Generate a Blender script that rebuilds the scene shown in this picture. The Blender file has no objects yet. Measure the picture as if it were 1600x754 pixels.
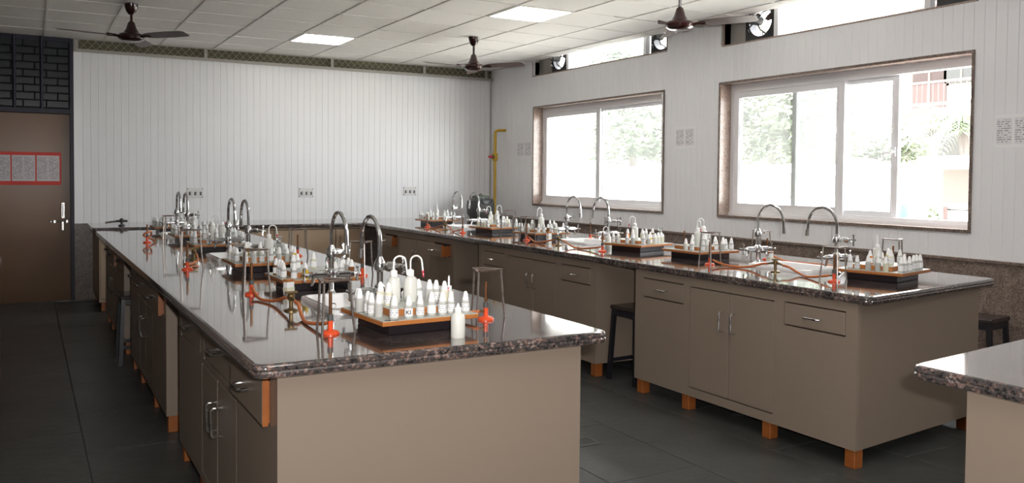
import bpy, bmesh, math, random
from mathutils import Vector, Matrix
random.seed(7)
SC = bpy.context.scene
COL = SC.collection
# ------------------------------------------------------------------ camera, world, large lights, exposure
FPX = 1340.6263
cd = bpy.data.cameras.new('camera'); cam = bpy.data.objects.new('camera', cd); COL.objects.link(cam)
cd.sensor_width = 36.0; cd.lens = FPX / 1600 * 36; cd.shift_y = -(377 - 318.3682) / 1600
cd.clip_start = .05; cd.clip_end = 300
_R = Vector((0.87059066, -0.49192919, 0.00880769)); _U = Vector((0.00781184, 0.03171983, 0.99946627)); _F = Vector((0.49194601, 0.8700572, -0.03145786))
cam.matrix_world = Matrix(((_R.x, _U.x, -_F.x, 0), (_R.y, _U.y, -_F.y, 0), (_R.z, _U.z, -_F.z, 1.5126), (0, 0, 0, 1)))
SC.camera = cam
SKY = 12.0
w = bpy.data.worlds.new('sky'); SC.world = w; w.use_nodes = True
bg = w.node_tree.nodes['Background']; bg.inputs[0].default_value = (.93, .955, 1, 1); bg.inputs[1].default_value = SKY
sl = bpy.data.lights.new('sun', 'SUN'); sl.energy = 36.0; sl.angle = .01; sl.color = (1, .93, .88)
slo = bpy.data.objects.new('sun', sl); COL.objects.link(slo); slo.rotation_euler = Vector((.50, .12, -.86)).to_track_quat('-Z', 'Y').to_euler()
PANEL = 14.0
FLASH = 122.0
fl = bpy.data.lights.new('camera_flash', 'AREA'); fl.energy = FLASH; fl.shape = 'RECTANGLE'; fl.size = .07; fl.size_y = .045; fl.color = (1, .97, .94)
flo = bpy.data.objects.new('camera_flash', fl); COL.objects.link(flo)
flo.location = (.09, -.04, 1.60); flo.rotation_euler = (Vector((.49, .87, .45))).to_track_quat('-Z', 'Y').to_euler()
vs = SC.view_settings
vs.view_transform = 'Standard'; vs.look = 'None'; vs.exposure = 0.13; vs.gamma = 1.0; vs.use_curve_mapping = False
SC.cycles.use_denoising = True
SC.cycles.max_bounces = 10; SC.cycles.diffuse_bounces = 5; SC.cycles.glossy_bounces = 4; SC.cycles.transmission_bounces = 6
SC.cycles.transparent_max_bounces = 12; SC.cycles.caustics_reflective = False; SC.cycles.caustics_refractive = False
SC.cycles.sample_clamp_indirect = 6.0

# ------------------------------------------------------------------ materials
MATS = {}
def mat(name, col, rough=.5, metal=0., spec=.5, coat=0., noise=None, bump=None, trans=0., emit=None, alpha=None):
    if name in MATS: return MATS[name]
    m = bpy.data.materials.new(name); m.use_nodes = True; nt = m.node_tree; b = nt.nodes['Principled BSDF']
    b.inputs['Base Color'].default_value = (*col, 1); b.inputs['Roughness'].default_value = rough; b.inputs['Metallic'].default_value = metal
    b.inputs['Specular IOR Level'].default_value = spec; b.inputs['Coat Weight'].default_value = coat; b.inputs['Coat Roughness'].default_value = .04
    b.inputs['Transmission Weight'].default_value = trans
    if emit: b.inputs['Emission Color'].default_value = (*emit[0], 1); b.inputs['Emission Strength'].default_value = emit[1]
    if noise or bump:
        tc = nt.nodes.new('ShaderNodeTexCoord')
    if noise:
        sc_, amt, col2 = noise
        n = nt.nodes.new('ShaderNodeTexNoise'); n.inputs['Scale'].default_value = sc_; n.inputs['Detail'].default_value = 6; n.inputs['Roughness'].default_value = .65
        nt.links.new(tc.outputs['Object'], n.inputs['Vector'])
        r = nt.nodes.new('ShaderNodeValToRGB'); r.color_ramp.elements[0].position = .5 - amt; r.color_ramp.elements[1].position = .5 + amt
        r.color_ramp.elements[0].color = (*col, 1); r.color_ramp.elements[1].color = (*col2, 1)
        nt.links.new(n.outputs['Fac'], r.inputs['Fac']); nt.links.new(r.outputs['Color'], b.inputs['Base Color'])
    if bump:
        n2 = nt.nodes.new('ShaderNodeTexNoise'); n2.inputs['Scale'].default_value = bump[0]; n2.inputs['Detail'].default_value = 5
        nt.links.new(tc.outputs['Object'], n2.inputs['Vector'])
        bp = nt.nodes.new('ShaderNodeBump'); bp.inputs['Strength'].default_value = bump[1]; bp.inputs['Distance'].default_value = .01
        nt.links.new(n2.outputs['Fac'], bp.inputs['Height']); nt.links.new(bp.outputs['Normal'], b.inputs['Normal'])
    MATS[name] = m
    return m

def granite(name, cols, scale, rough, coat, spec=.5):
    m = bpy.data.materials.new(name); m.use_nodes = True; nt = m.node_tree; b = nt.nodes['Principled BSDF']
    tc = nt.nodes.new('ShaderNodeTexCoord')
    v = nt.nodes.new('ShaderNodeTexVoronoi'); v.inputs['Scale'].default_value = scale
    n = nt.nodes.new('ShaderNodeTexNoise'); n.inputs['Scale'].default_value = scale * .55; n.inputs['Detail'].default_value = 8; n.inputs['Roughness'].default_value = .7
    g = nt.nodes.new('ShaderNodeTexNoise'); g.inputs['Scale'].default_value = scale * .12; g.inputs['Detail'].default_value = 4
    for x in (v, n, g): nt.links.new(tc.outputs['Object'], x.inputs['Vector'])
    sep = nt.nodes.new('ShaderNodeSeparateColor'); nt.links.new(v.outputs['Color'], sep.inputs[0])
    a = nt.nodes.new('ShaderNodeMath'); a.operation = 'MULTIPLY_ADD'; a.inputs[1].default_value = .35; nt.links.new(sep.outputs[0], a.inputs[0]); nt.links.new(n.outputs['Fac'], a.inputs[2])
    c = nt.nodes.new('ShaderNodeMath'); c.operation = 'MULTIPLY_ADD'; c.inputs[1].default_value = .5; nt.links.new(g.outputs['Fac'], c.inputs[0]); nt.links.new(a.outputs[0], c.inputs[2])
    r = nt.nodes.new('ShaderNodeValToRGB'); els = r.color_ramp.elements
    while len(els) < len(cols): els.new(.5)
    for e, (p, k) in zip(els, cols): e.position = p; e.color = (*k, 1)
    s = nt.nodes.new('ShaderNodeMapRange'); s.inputs['From Min'].default_value = .45; s.inputs['From Max'].default_value = 1.4
    nt.links.new(c.outputs[0], s.inputs['Value']); nt.links.new(s.outputs[0], r.inputs['Fac']); nt.links.new(r.outputs['Color'], b.inputs['Base Color'])
    b.inputs['Roughness'].default_value = rough; b.inputs['Coat Weight'].default_value = coat; b.inputs['Coat Roughness'].default_value = .045; b.inputs['Specular IOR Level'].default_value = spec
    MATS[name] = m
    return m

def paper(name, base, ink, rows, cols):
    m = bpy.data.materials.new(name); m.use_nodes = True; nt = m.node_tree; b = nt.nodes['Principled BSDF']; b.inputs['Roughness'].default_value = .7
    tc = nt.nodes.new('ShaderNodeTexCoord'); sp = nt.nodes.new('ShaderNodeSeparateXYZ'); nt.links.new(tc.outputs['UV'], sp.inputs[0])
    def M(op, a, b_=None):
        x = nt.nodes.new('ShaderNodeMath'); x.operation = op
        for i, s in enumerate((a, b_)):
            if s is None: continue
            if isinstance(s, (int, float)): x.inputs[i].default_value = s
            else: nt.links.new(s, x.inputs[i])
        return x.outputs[0]
    u, v = sp.outputs[0], sp.outputs[1]
    line = M('LESS_THAN', M('FRACT', M('MULTIPLY', v, rows)), .45)
    nz = nt.nodes.new('ShaderNodeTexNoise'); nz.noise_dimensions = '2D'; nz.inputs['Scale'].default_value = 1; nz.inputs['Detail'].default_value = 3
    cx = nt.nodes.new('ShaderNodeCombineXYZ'); nt.links.new(M('MULTIPLY', u, cols * 6.0), cx.inputs[0]); nt.links.new(M('MULTIPLY', M('FLOOR', M('MULTIPLY', v, rows)), 3.7), cx.inputs[1])
    nt.links.new(cx.outputs[0], nz.inputs['Vector'])
    word = M('GREATER_THAN', nz.outputs['Fac'], .47)
    def inside(s): return M('MULTIPLY', M('GREATER_THAN', s, .07), M('LESS_THAN', s, .93))
    cu = M('FRACT', M('MULTIPLY', u, cols))
    f = M('MULTIPLY', M('MULTIPLY', line, word), M('MULTIPLY', inside(cu), inside(v)))
    mx = nt.nodes.new('ShaderNodeMix'); mx.data_type = 'RGBA'; mx.inputs[6].default_value = (*base, 1); mx.inputs[7].default_value = (*ink, 1)
    nt.links.new(f, mx.inputs[0]); nt.links.new(mx.outputs[2], b.inputs['Base Color'])
    MATS[name] = m
    return m

def glass_mat():
    m = bpy.data.materials.new('window_glass'); m.use_nodes = True; nt = m.node_tree; nt.nodes.clear()
    o = nt.nodes.new('ShaderNodeOutputMaterial'); t = nt.nodes.new('ShaderNodeBsdfTransparent'); g = nt.nodes.new('ShaderNodeBsdfGlossy'); x = nt.nodes.new('ShaderNodeMixShader'); f = nt.nodes.new('ShaderNodeMath'); lw = nt.nodes.new('ShaderNodeLayerWeight'); lw.inputs[0].default_value = .5; pw = nt.nodes.new('ShaderNodeMath'); pw.operation = 'POWER'; pw.inputs[1].default_value = 4.5; f.operation = 'MULTIPLY_ADD'; f.inputs[1].default_value = .9; f.inputs[2].default_value = .035
    t.inputs[0].default_value = (.93, .95, .94, 1); g.inputs['Roughness'].default_value = .02; nt.links.new(lw.outputs['Facing'], pw.inputs[0]); nt.links.new(pw.outputs[0], f.inputs[0])
    tl_ = nt.nodes.new('ShaderNodeBsdfTranslucent'); tl_.inputs[0].default_value = (.9, .92, .9, 1); dx_ = nt.nodes.new('ShaderNodeMixShader'); dx_.inputs[0].default_value = .035; nt.links.new(t.outputs[0], dx_.inputs[1]); nt.links.new(tl_.outputs[0], dx_.inputs[2])
    nt.links.new(f.outputs[0], x.inputs[0]); nt.links.new(dx_.outputs[0], x.inputs[1]); nt.links.new(g.outputs[0], x.inputs[2]); nt.links.new(x.outputs[0], o.inputs[0])
    MATS['window_glass'] = m
    return m

W_PVC = mat('white_pvc_panel', (.79, .79, .805), .32, spec=.45)
W_BACK = mat('wall_plaster', (.55, .54, .52), .8)
W_SIDE = mat('dark_wall_paint', (.13, .12, .11), .7)  # unseen walls, colour darkened to cut the light they bounce
CEIL = mat('ceiling_tile_mat', (.86, .84, .81), .85, bump=(40, .15))
GRID = mat('ceiling_grid_metal', (.72, .70, .66), .5)
FLOOR = mat('dark_slate_tile', (.036, .038, .037), .40, noise=(2.6, .22, (.078, .081, .075)), bump=(18, .25), spec=.4)
GROUT = mat('slate_grout', (.075, .075, .07), .8)
TOP = granite('speckled_granite', [(0., (.010, .010, .011)), (.30, (.02, .019, .02)), (.42, (.075, .062, .058)), (.54, (.04, .038, .04)), (.66, (.19, .115, .092)), (.80, (.22, .205, .205)), (1., (.03, .028, .028))], 105, .12, 1., .22)
DADO = granite('brown_wall_granite', [(0., (.05, .035, .03)), (.4, (.13, .095, .08)), (.6, (.22, .17, .14)), (.8, (.30, .25, .21)), (1., (.09, .07, .06))], 130, .28, .0)
REVEAL = granite('pinkish_granite', [(0., (.12, .08, .065)), (.4, (.28, .20, .17)), (.65, (.42, .33, .28)), (1., (.2, .15, .13))], 150, .25, .1)
PAINT = mat('taupe_laminate', (.25, .196, .154), .33, spec=.4)
TAN = mat('tan_laminate', (.40, .29, .195), .38, spec=.4)
WOOD = mat('orange_stained_wood', (.25, .070, .014), .42, noise=(14, .25, (.33, .105, .024)))
TRAYW = mat('orange_plywood_edge', (.36, .125, .03), .4, noise=(20, .25, (.45, .17, .05)))
TRAYT = mat('grey_tray_laminate', (.42, .44, .40), .35)
DARKB = mat('dark_stained_base', (.018, .013, .016), .3)
CHROME = mat('chrome', (.72, .72, .73), .12, 1.)
STEEL = mat('brushed_steel', (.6, .59, .58), .25, 1.)
IRON = mat('rusty_iron', (.10, .075, .065), .45, .6, noise=(40, .2, (.19, .12, .095)))
BLACKM = mat('black_steel_tube', (.012, .012, .016), .35)
STOOLW = mat('dark_stool_seat', (.028, .02, .02), .22)
BRASS = mat('aged_brass', (.22, .15, .07), .38, .9)
COPPER = mat('brown_burner_tube', (.20, .09, .04), .3, .8)
RED = mat('red_enamel', (.72, .085, .025), .3)
RUBBER = mat('orange_rubber', (.52, .15, .045), .5)
CERAM = mat('white_ceramic', (.83, .83, .84), .12, coat=.5)
HDPE = mat('milky_plastic', (.68, .68, .64), .35, spec=.4)
CAPW = mat('white_cap_plastic', (.86, .86, .86), .3)
LABELP = mat('white_paper_label', (.83, .83, .83), .7)
LIQY = mat('yellow_reagent', (.72, .50, .04), .2)
LIQO = mat('orange_reagent', (.75, .24, .05), .2)
LIQB = mat('brown_reagent', (.20, .08, .03), .2)
LIQG = mat('pale_yellow_plastic', (.68, .66, .52), .3)
REDP = mat('red_plastic_tip', (.62, .03, .06), .35)
UPVC = mat('white_upvc', (.80, .80, .82), .35)
GLASS = glass_mat()
CLEAR = mat('clear_glass', (.95, .97, .96), .03, trans=.9)
FANM = mat('maroon_fan_enamel', (.026, .006, .005), .2, coat=.3)
FANB = mat('brown_fan_blade', (.06, .035, .03), .4)
YEL = mat('yellow_pipe_paint', (.55, .34, .015), .4)
DGREY = mat('dark_grey_plastic', (.075, .08, .078), .4)
DARKM = mat('black_metal', (.02, .02, .02), .4)
OLIVE = mat('olive_void', (.105, .095, .062), .8)
MESHM = mat('galvanised_mesh', (.42, .39, .27), .5, .0)
BEAM = mat('grey_angle_iron', (.34, .32, .29), .6)
DOORM = mat('brown_gloss_door', (.165, .088, .045), .26, spec=.22)
FRAMEM = mat('dark_frame_paint', (.010, .009, .022), .4, spec=.3)
BRICKM = mat('dark_glossy_brick', (.011, .014, .019), .25, noise=(6, .3, (.022, .026, .031)), spec=.3)
MORTAR = mat('dark_mortar', (.004, .0045, .007), .8)
REDPAPER = mat('red_poster_paper', (.62, .05, .035), .6)
SHEET = paper('printed_list', (.62, .58, .59), (.30, .25, .28), 20, 2)
NOTICE = paper('printed_notice', (.74, .73, .75), (.30, .29, .32), 12, 1)
INK = mat('black_ink', (.02, .02, .02), .6)
SOCKW = mat('socket_white', (.68, .67, .66), .35)
SOCKD = mat('socket_dark', (.12, .11, .11), .5)
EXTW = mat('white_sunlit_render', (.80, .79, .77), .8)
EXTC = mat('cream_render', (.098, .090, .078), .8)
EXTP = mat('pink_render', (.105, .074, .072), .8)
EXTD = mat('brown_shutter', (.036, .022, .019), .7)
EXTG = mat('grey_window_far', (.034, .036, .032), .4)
GRD = mat('pale_concrete_ground', (.70, .67, .62), .9)
LEAF = mat('pale_green_leaf', (.12, .155, .088), .6, noise=(1.5, .2, (.185, .21, .145)))
LEAF2 = mat('deep_green_leaf', (.11, .15, .086), .6, noise=(1.5, .2, (.165, .20, .135)))
BARK = mat('grey_bark', (.085, .075, .065), .9)
BLUE = mat('blue_drum_plastic', (.030, .062, .082), .5)
LAMPM = mat('lit_panel', (1, 1, 1), .5, emit=((1, .97, .93), PANEL))

# ------------------------------------------------------------------ mesh helpers
class MB:
    def __init__(s): s.v = []; s.f = []; s.uv = None
    def add(s, vs_, fs):
        n = len(s.v); s.v += [tuple(p) for p in vs_]; s.f += [tuple(i + n for i in f) for f in fs]; return s
    def box(s, x0, x1, y0, y1, z0, z1, c=0):
        if c <= 0:
            return s.add([(x0, y0, z0), (x1, y0, z0), (x1, y1, z0), (x0, y1, z0), (x0, y0, z1), (x1, y0, z1), (x1, y1, z1), (x0, y1, z1)],
                         [(0, 3, 2, 1), (4, 5, 6, 7), (0, 1, 5, 4), (1, 2, 6, 5), (2, 3, 7, 6), (3, 0, 4, 7)])
        b = bmesh.new(); bmesh.ops.create_cube(b, size=1)
        for v in b.verts: v.co = Vector(((x0 + x1) / 2 + v.co.x * (x1 - x0), (y0 + y1) / 2 + v.co.y * (y1 - y0), (z0 + z1) / 2 + v.co.z * (z1 - z0)))
        bmesh.ops.bevel(b, geom=b.edges[:], offset=c, segments=1, affect='EDGES')
        b.verts.index_update(); s.add([v.co[:] for v in b.verts], [[v.index for v in f.verts] for f in b.faces]); b.free(); return s
    def tube(s, pts, r, n=8, cap=True, closed=False):
        pts = [Vector(p) for p in pts]; rs = r if isinstance(r, (list, tuple)) else [r] * len(pts)
        up = None; rings = []; m = len(pts)
        for i, p in enumerate(pts):
            if closed: t = (pts[(i + 1) % m] - pts[i - 1])
            else: t = (pts[min(i + 1, m - 1)] - pts[max(i - 1, 0)])
            t.normalize()
            if up is None: up = t.orthogonal().normalized()
            else:
                up = up - t * up.dot(t); up = up.normalized() if up.length > 1e-6 else t.orthogonal().normalized()
            b = t.cross(up); rings.append([p + (up * math.cos(a) + b * math.sin(a)) * rs[i] for a in [2 * math.pi * k / n for k in range(n)]])
        base = len(s.v)
        for q in rings: s.v += [tuple(x) for x in q]
        for i in range(m if closed else m - 1):
            j = (i + 1) % m
            for k in range(n): s.f.append((base + i * n + k, base + i * n + (k + 1) % n, base + j * n + (k + 1) % n, base + j * n + k))
        if cap and not closed:
            s.f.append(tuple(base + k for k in range(n))[::-1]); s.f.append(tuple(base + (m - 1) * n + k for k in range(n)))
        return s
    def lathe(s, prof, n=14, c=(0, 0, 0), axis='z', cap=True):
        base = len(s.v); m = len(prof)
        for r, z in prof:
            for k in range(n):
                a = 2 * math.pi * k / n; p = (r * math.cos(a), r * math.sin(a), z)
                if axis == 'x': p = (p[2], p[0], p[1])
                if axis == 'y': p = (p[1], p[2], p[0])
                s.v.append((p[0] + c[0], p[1] + c[1], p[2] + c[2]))
        for i in range(m - 1):
            for k in range(n): s.f.append((base + i * n + k, base + i * n + (k + 1) % n, base + (i + 1) * n + (k + 1) % n, base + (i + 1) * n + k))
        if cap: s.f.append(tuple(base + k for k in range(n))[::-1]); s.f.append(tuple(base + (m - 1) * n + k for k in range(n)))
        return s
    def holes(s, plane, a0, a1, u0, u1, w0, w1, hs):
        # a slab of thickness a0..a1 along the plane's axis, spanning u,w, with rectangular openings hs=[(u0,u1,w0,w1)]
        us = sorted({u0, u1, *[x for h in hs for x in h[:2] if u0 < x < u1]}); ws = sorted({w0, w1, *[x for h in hs for x in h[2:] if w0 < x < w1]})
        for i in range(len(us) - 1):
            for j in range(len(ws) - 1):
                cu, cw = (us[i] + us[i + 1]) / 2, (ws[j] + ws[j + 1]) / 2
                if any(h[0] < cu < h[1] and h[2] < cw < h[3] for h in hs): continue
                if plane == 'x': s.box(a0, a1, us[i], us[i + 1], ws[j], ws[j + 1])
                elif plane == 'y': s.box(us[i], us[i + 1], a0, a1, ws[j], ws[j + 1])
                else: s.box(us[i], us[i + 1], ws[j], ws[j + 1], a0, a1)
        return s
    def mesh(s, name, m, angle=.6):
        me = bpy.data.meshes.new(name); me.from_pydata(s.v, [], s.f); me.materials.append(m)
        me.polygons.foreach_set('use_smooth', [True] * len(me.polygons)); me.set_sharp_from_angle(angle=angle)
        if s.uv:
            ul = me.uv_layers.new(); ul.data.foreach_set('uv', [c for p in s.uv for c in p])
        me.update(); return me
    def build(s, name, m, parent=None, loc=None):
        return link(name, s.mesh(name, m), parent, loc)

def link(name, data, parent=None, loc=None, rz=0):
    o = bpy.data.objects.new(name, data); COL.objects.link(o)
    if parent is not None: o.parent = parent
    if loc is not None: o.location = loc
    if rz: o.rotation_euler = (0, 0, rz)
    return o
def tag(o, label, cat, group=None, kind=None):
    o['label'] = label; o['category'] = cat
    if group: o['group'] = group
    if kind: o['kind'] = kind
    return o
def thing(name, label, cat, loc=(0, 0, 0), rz=0, group=None, kind=None):
    o = link(name, None, None, loc, rz); o.empty_display_size = .05
    return tag(o, label, cat, group, kind)
def kids(parent, spec):
    """spec: list of (name, meshdata, [sub spec]); copies that share mesh data"""
    for s in spec:
        c = link(s[0], s[1], parent)
        if len(s) > 3: c.location = s[3]
        if len(s) > 2 and s[2]: kids(c, s[2])
def quad_uv(name, m, pts, parent=None, loc=None):
    """a thin printed sheet: front quad with uv plus a back"""
    b = MB(); b.add(pts, [(0, 1, 2, 3)]); b.uv = [(0, 0), (1, 0), (1, 1), (0, 1)]
    return b.build(name, m, parent, loc)
def arc(c, r, a0, a1, n, ax1, ax2):
    c, ax1, ax2 = Vector(c), Vector(ax1), Vector(ax2)
    return [c + ax1 * r * math.cos(a0 + (a1 - a0) * i / n) + ax2 * r * math.sin(a0 + (a1 - a0) * i / n) for i in range(n + 1)]
def smooth_path(pts, n=6):
    P = [Vector(p) for p in pts]; out = []
    for i in range(len(P) - 1):
        p0, p1, p2, p3 = P[max(i - 1, 0)], P[i], P[i + 1], P[min(i + 2, len(P) - 1)]
        for k in range(n):
            t = k / n; out.append(.5 * ((2 * p1) + (p2 - p0) * t + (2 * p0 - 5 * p1 + 4 * p2 - p3) * t * t + (3 * p1 - p0 - 3 * p2 + p3) * t ** 3))
    return out + [P[-1]]

# ------------------------------------------------------------------ the room
XL, XR, YB, YF, ZC = -.85, 6.085, 11.42, -2.6, 3.093
TZ = .92
# floor of slate tiles
f = MB().box(XL - .2, XR + .3, YF - .2, YB + .3, -.12, -.010).build('floor', GROUT); tag(f, 'dark grey slate tiled floor of the laboratory', 'floor', kind='structure')
tw, tl = .56, .86
tmeshes = []
for k in range(5):
    tmeshes.append(MB().box(0, tw - .006, 0, tl - .006, -.010, random.uniform(-.0012, 0), c=.0015).mesh('floor_tile', FLOOR))
ncol = int((XR - XL) / tw) + 1
for i in range(ncol):
    for j in range(-1, int((YB - YF) / tl) + 1):
        y = YF + j * tl + (i % 2) * tl * .5
        if y + tl > YB + .25 or y < YF - .15: continue
        link('floor_tile', random.choice(tmeshes), f, (XL + i * tw, y, 0))
# ceiling
PX, PY, OX, OY = .63, .655, 2.6975, 9.525
cg = MB()
xs = [OX + PX * k for k in range(-6, 7)]; ys = [OY + PY * k for k in range(-19, 4)]
for x in xs:
    if XL < x < XR: cg.box(x - .009, x + .009, YF, YB, ZC - .002, ZC + .03)
for y in ys:
    if YF < y < YB: cg.box(XL, XR, y - .007, y + .007, ZC - .001, ZC + .03)
ce = MB().box(XL - .2, XR + .02, YF - .2, YB + .2, ZC + .034, ZC + .06).build('ceiling', CEIL)
tag(ce, 'white suspended ceiling of square mineral tiles', 'ceiling', kind='structure')
cg.build('ceiling_grid', GRID, ce)
LIGHTS = [(2.6975, 9.525), (3.9575, 6.905), (3.9575, 9.525 - 8 * PY), (2.0675, 9.525 - 12 * PY), (5.2175, 9.525 - 14 * PY), (.8075, 9.525 - 16 * PY)]  # first two are in view; the other four are unseen, added to light the room
def is_light(x, y): return any(abs(x - a) < .05 and abs(y - b) < .05 for a, b in LIGHTS)
ctm = {}
for x in [xs[0] - PX] + xs:
    for y in ys:
        x0, x1, y0, y1 = max(x, XL), min(x + PX, XR), max(y, YF), min(y + PY, YB)
        if x1 - x0 < .03 or y1 - y0 < .03 or is_light(x, y): continue
        key = (round(x1 - x0, 3), round(y1 - y0, 3))
        if key not in ctm: ctm[key] = MB().box(.010, key[0] - .010, .008, key[1] - .008, .004, .022, c=.003).mesh('ceiling_tile', CEIL)
        link('ceiling_tile', ctm[key], ce, (x0, y0, ZC + random.uniform(-.001, .001)))
LN = ['lit square ceiling panel near the meshed back wall top', 'lit square ceiling panel above the middle of the window bench', 'added unseen lit ceiling panel above the nearest window bench cabinet', 'added unseen lit ceiling panel above the aisle before the island', 'added unseen lit ceiling panel above the worktop at right picture edge', 'added unseen lit ceiling panel just behind the viewer']
for i, (x, y) in enumerate(LIGHTS):
    t = thing('ceiling_light', LN[i], 'ceiling light', (x, y, ZC), group='ceiling light panels')
    fr = MB(); fr.holes('z', -.004, .02, .008, PX - .008, .008, PY - .008, [(.03, PX - .03, .03, PY - .03)]); fr.build('frame', GRID, t)
    MB().box(.03, PX - .03, .03, PY - .03, -.001, .012).build('diffuser', LAMPM, t)

# back wall : pvc cladding between x=.50 and the right wall
SW = .083
wb = MB().box(.485, XR + .3, YB + .02, YB + .25, 0, ZC + .4).build('wall_back', W_BACK); tag(wb, 'back wall clad in white vertical panel strips', 'wall', kind='structure')
def strip_mesh(wd, depth=.018):
    # local x along wall, y outward(-), z 0..1 ; chamfered long edges
    b = MB(); e = .003; g = .0006
    prof = [(g, depth), (g, .0022), (g + e, 0), (wd - g - e, 0), (wd - g, .0022), (wd - g, depth)]
    n = len(prof); vv = [(x, y, 0) for x, y in prof] + [(x, y, 1) for x, y in prof]
    b.add(vv, [(i, i + 1, n + i + 1, n + i) for i in range(n - 1)] + [tuple(range(n))[::-1], tuple(range(n, 2 * n))])
    return b.mesh('wall_panel', W_PVC, .3)
SM = strip_mesh(SW)
DB = .915
for i in range(int((XR - .50) / SW)):
    o = link('wall_panel', SM, wb, (.50 + i * SW, YB, DB)); o.scale = (1, 1, 2.952 - DB)
MB().box(.485, .505, YB - .012, YB + .02, DB, 2.955).build('edge_strip', W_PVC, wb)
tr = MB(); tr.box(.485, XR, YB - .004, YB + .02, 0, DB - .02); tr.box(.485, XR, YB - .025, YB + .02, DB - .022, DB); tr = tr.build('trim_1', DADO); tag(tr, 'brown granite dado along the foot of the back wall', 'dado', kind='structure')
# mesh ventilation strip between cladding and ceiling
ms = thing('ventilation_strip', 'diamond wire mesh strip between white cladding and ceiling', 'mesh strip', (0, YB, 2.955))
MB().box(.51, XR, .012, .0195, 0, .138).build('backing', OLIVE, ms)
led = MB(); led.box(.49, XR, -.05, .04, 0, .012); led.box(.49, XR, -.055, -.045, -.015, .022); led.build('ledge', BEAM, ms)
for i, x in enumerate((.52, 1.98, 3.62, 4.98, 5.98)):
    MB().box(x - .02, x + .02, -.03, .03, .012, .137).build('post', BEAM, ms)
wire = MB(); d = .088; n = int((XR - .5) / d)
for i in range(n):
    x = .54 + i * d
    wire.tube([(x, -.004, .012), (x + .115, -.004, .137)], .0024, 4); wire.tube([(x + .115, .0, .012), (x, .0, .137)], .0024, 4)
wo = wire.build('wire_mesh', MESHM, ms)

# door bay, left of the cladding
wl2 = MB(); wl2.holes('y', YB + .01, YB + .2, XL - .2, .47, 0, ZC + .4, [(-.52, .452, 0, 2.215)]); wl2.box(-.6, .47, YB + .075, YB + .2, 0, 2.25); wl2 = wl2.build('wall_door', MORTAR); tag(wl2, 'dark mortar wall with glossy dark bricks above the door', 'wall', kind='structure')
bm_ = MB().box(0, .228, 0, .03, 0, .078, c=.004).mesh('brick', BRICKM); bh_ = MB().box(0, .112, 0, .03, 0, .078, c=.004).mesh('brick', BRICKM)
z = 2.275; r = 0
while z < ZC - .06:
    x = .445; k = 0
    while x > XL:
        hf = (k == 0 and r % 2); wdt = .119 if hf else .236
        x -= wdt
        if x < XL - .1: break
        link('brick', bh_ if hf else bm_, wl2, (x, YB - .012, z)); k += 1
    z += .087; r += 1
MB().box(XL, .452, YB - .010, YB + .02, ZC - .045, ZC).build('lintel', FRAMEM, wl2)
for i, x in enumerate((-.12, .155)):
    pp = MB().tube([(x, YB - .03, 2.26), (x, YB - .03, ZC)], .018, 8).build('conduit_pipe', FRAMEM); tag(pp, ['thin dark pipe on the bricks above the poster', 'thicker dark pipe on the bricks above the door bolt'][i], 'pipe', 'dark pipes over the door')
d1 = thing('door_1', 'brown gloss wooden door with steel bolt in the back corner', 'door', (0, YB, 0), kind='structure')
MB().box(-.50, .447, .03, .07, .0, 2.205, c=.003).build('door_leaf', DOORM, d1)
fr = MB(); fr.box(.447, .487, -.03, .12, 0, ZC); fr.box(XL, .487, -.02, .1, 2.208, 2.262); fr.box(-.56, -.50, -.02, .1, 0, 2.21); fr.build('door_frame', FRAMEM, d1)
bolt = MB(); bolt.tube([(.24, .012, .94), (.465, .012, .94)], .009, 8); bolt.box(.27, .29, .0, .03, .925, .957); bolt.box(.40, .42, .0, .03, .925, .957); bolt.box(.352, .378, .004, .03, .835, .945, c=.003); bolt.lathe([(.012, 0), (.012, .02)], 8, (.24, .012, .93)); bolt.build('bolt', STEEL, d1)
hd = MB(); hd.tube([(.37, .03, 1.0), (.37, -.02, 1.0), (.37, -.02, 1.14), (.37, .03, 1.14)], .010, 8); hd.box(.355, .385, .02, .03, .98, 1.16); hd.build('handle', STEEL, d1)
po = thing('poster', 'red bordered poster of three printed lists on brown door', 'poster', (0, YB + .026, 0))
MB().box(-.42, .353, 0, .003, 1.37, 1.752).build('backing_sheet', REDPAPER, po)
for a, b in ((-.40, -.165), (-.15, .085), (.10, .335)):
    quad_uv('list_sheet', SHEET, [(a, -.002, 1.415), (b, -.002, 1.415), (b, -.002, 1.715), (a, -.002, 1.715)], po)
# left and front walls
o = MB().box(XL - .2, XL, YF - .2, YB + .2, 0, ZC + .4).build('wall_left', W_SIDE); tag(o, 'plain dark painted wall on the door side', 'wall', kind='structure')
o = MB().box(XL - .2, XR + .3, YF - .2, YF, 0, ZC + .4).build('wall_front', W_SIDE); tag(o, 'plain dark painted wall behind the viewer', 'wall', kind='structure')
o = MB().box(XL - .2, XR + .3, YF - .2, YB + .3, ZC + .4, ZC + .5).build('ceiling_slab', W_SIDE); tag(o, 'concrete slab hidden above the suspended ceiling', 'slab', kind='structure')

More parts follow.
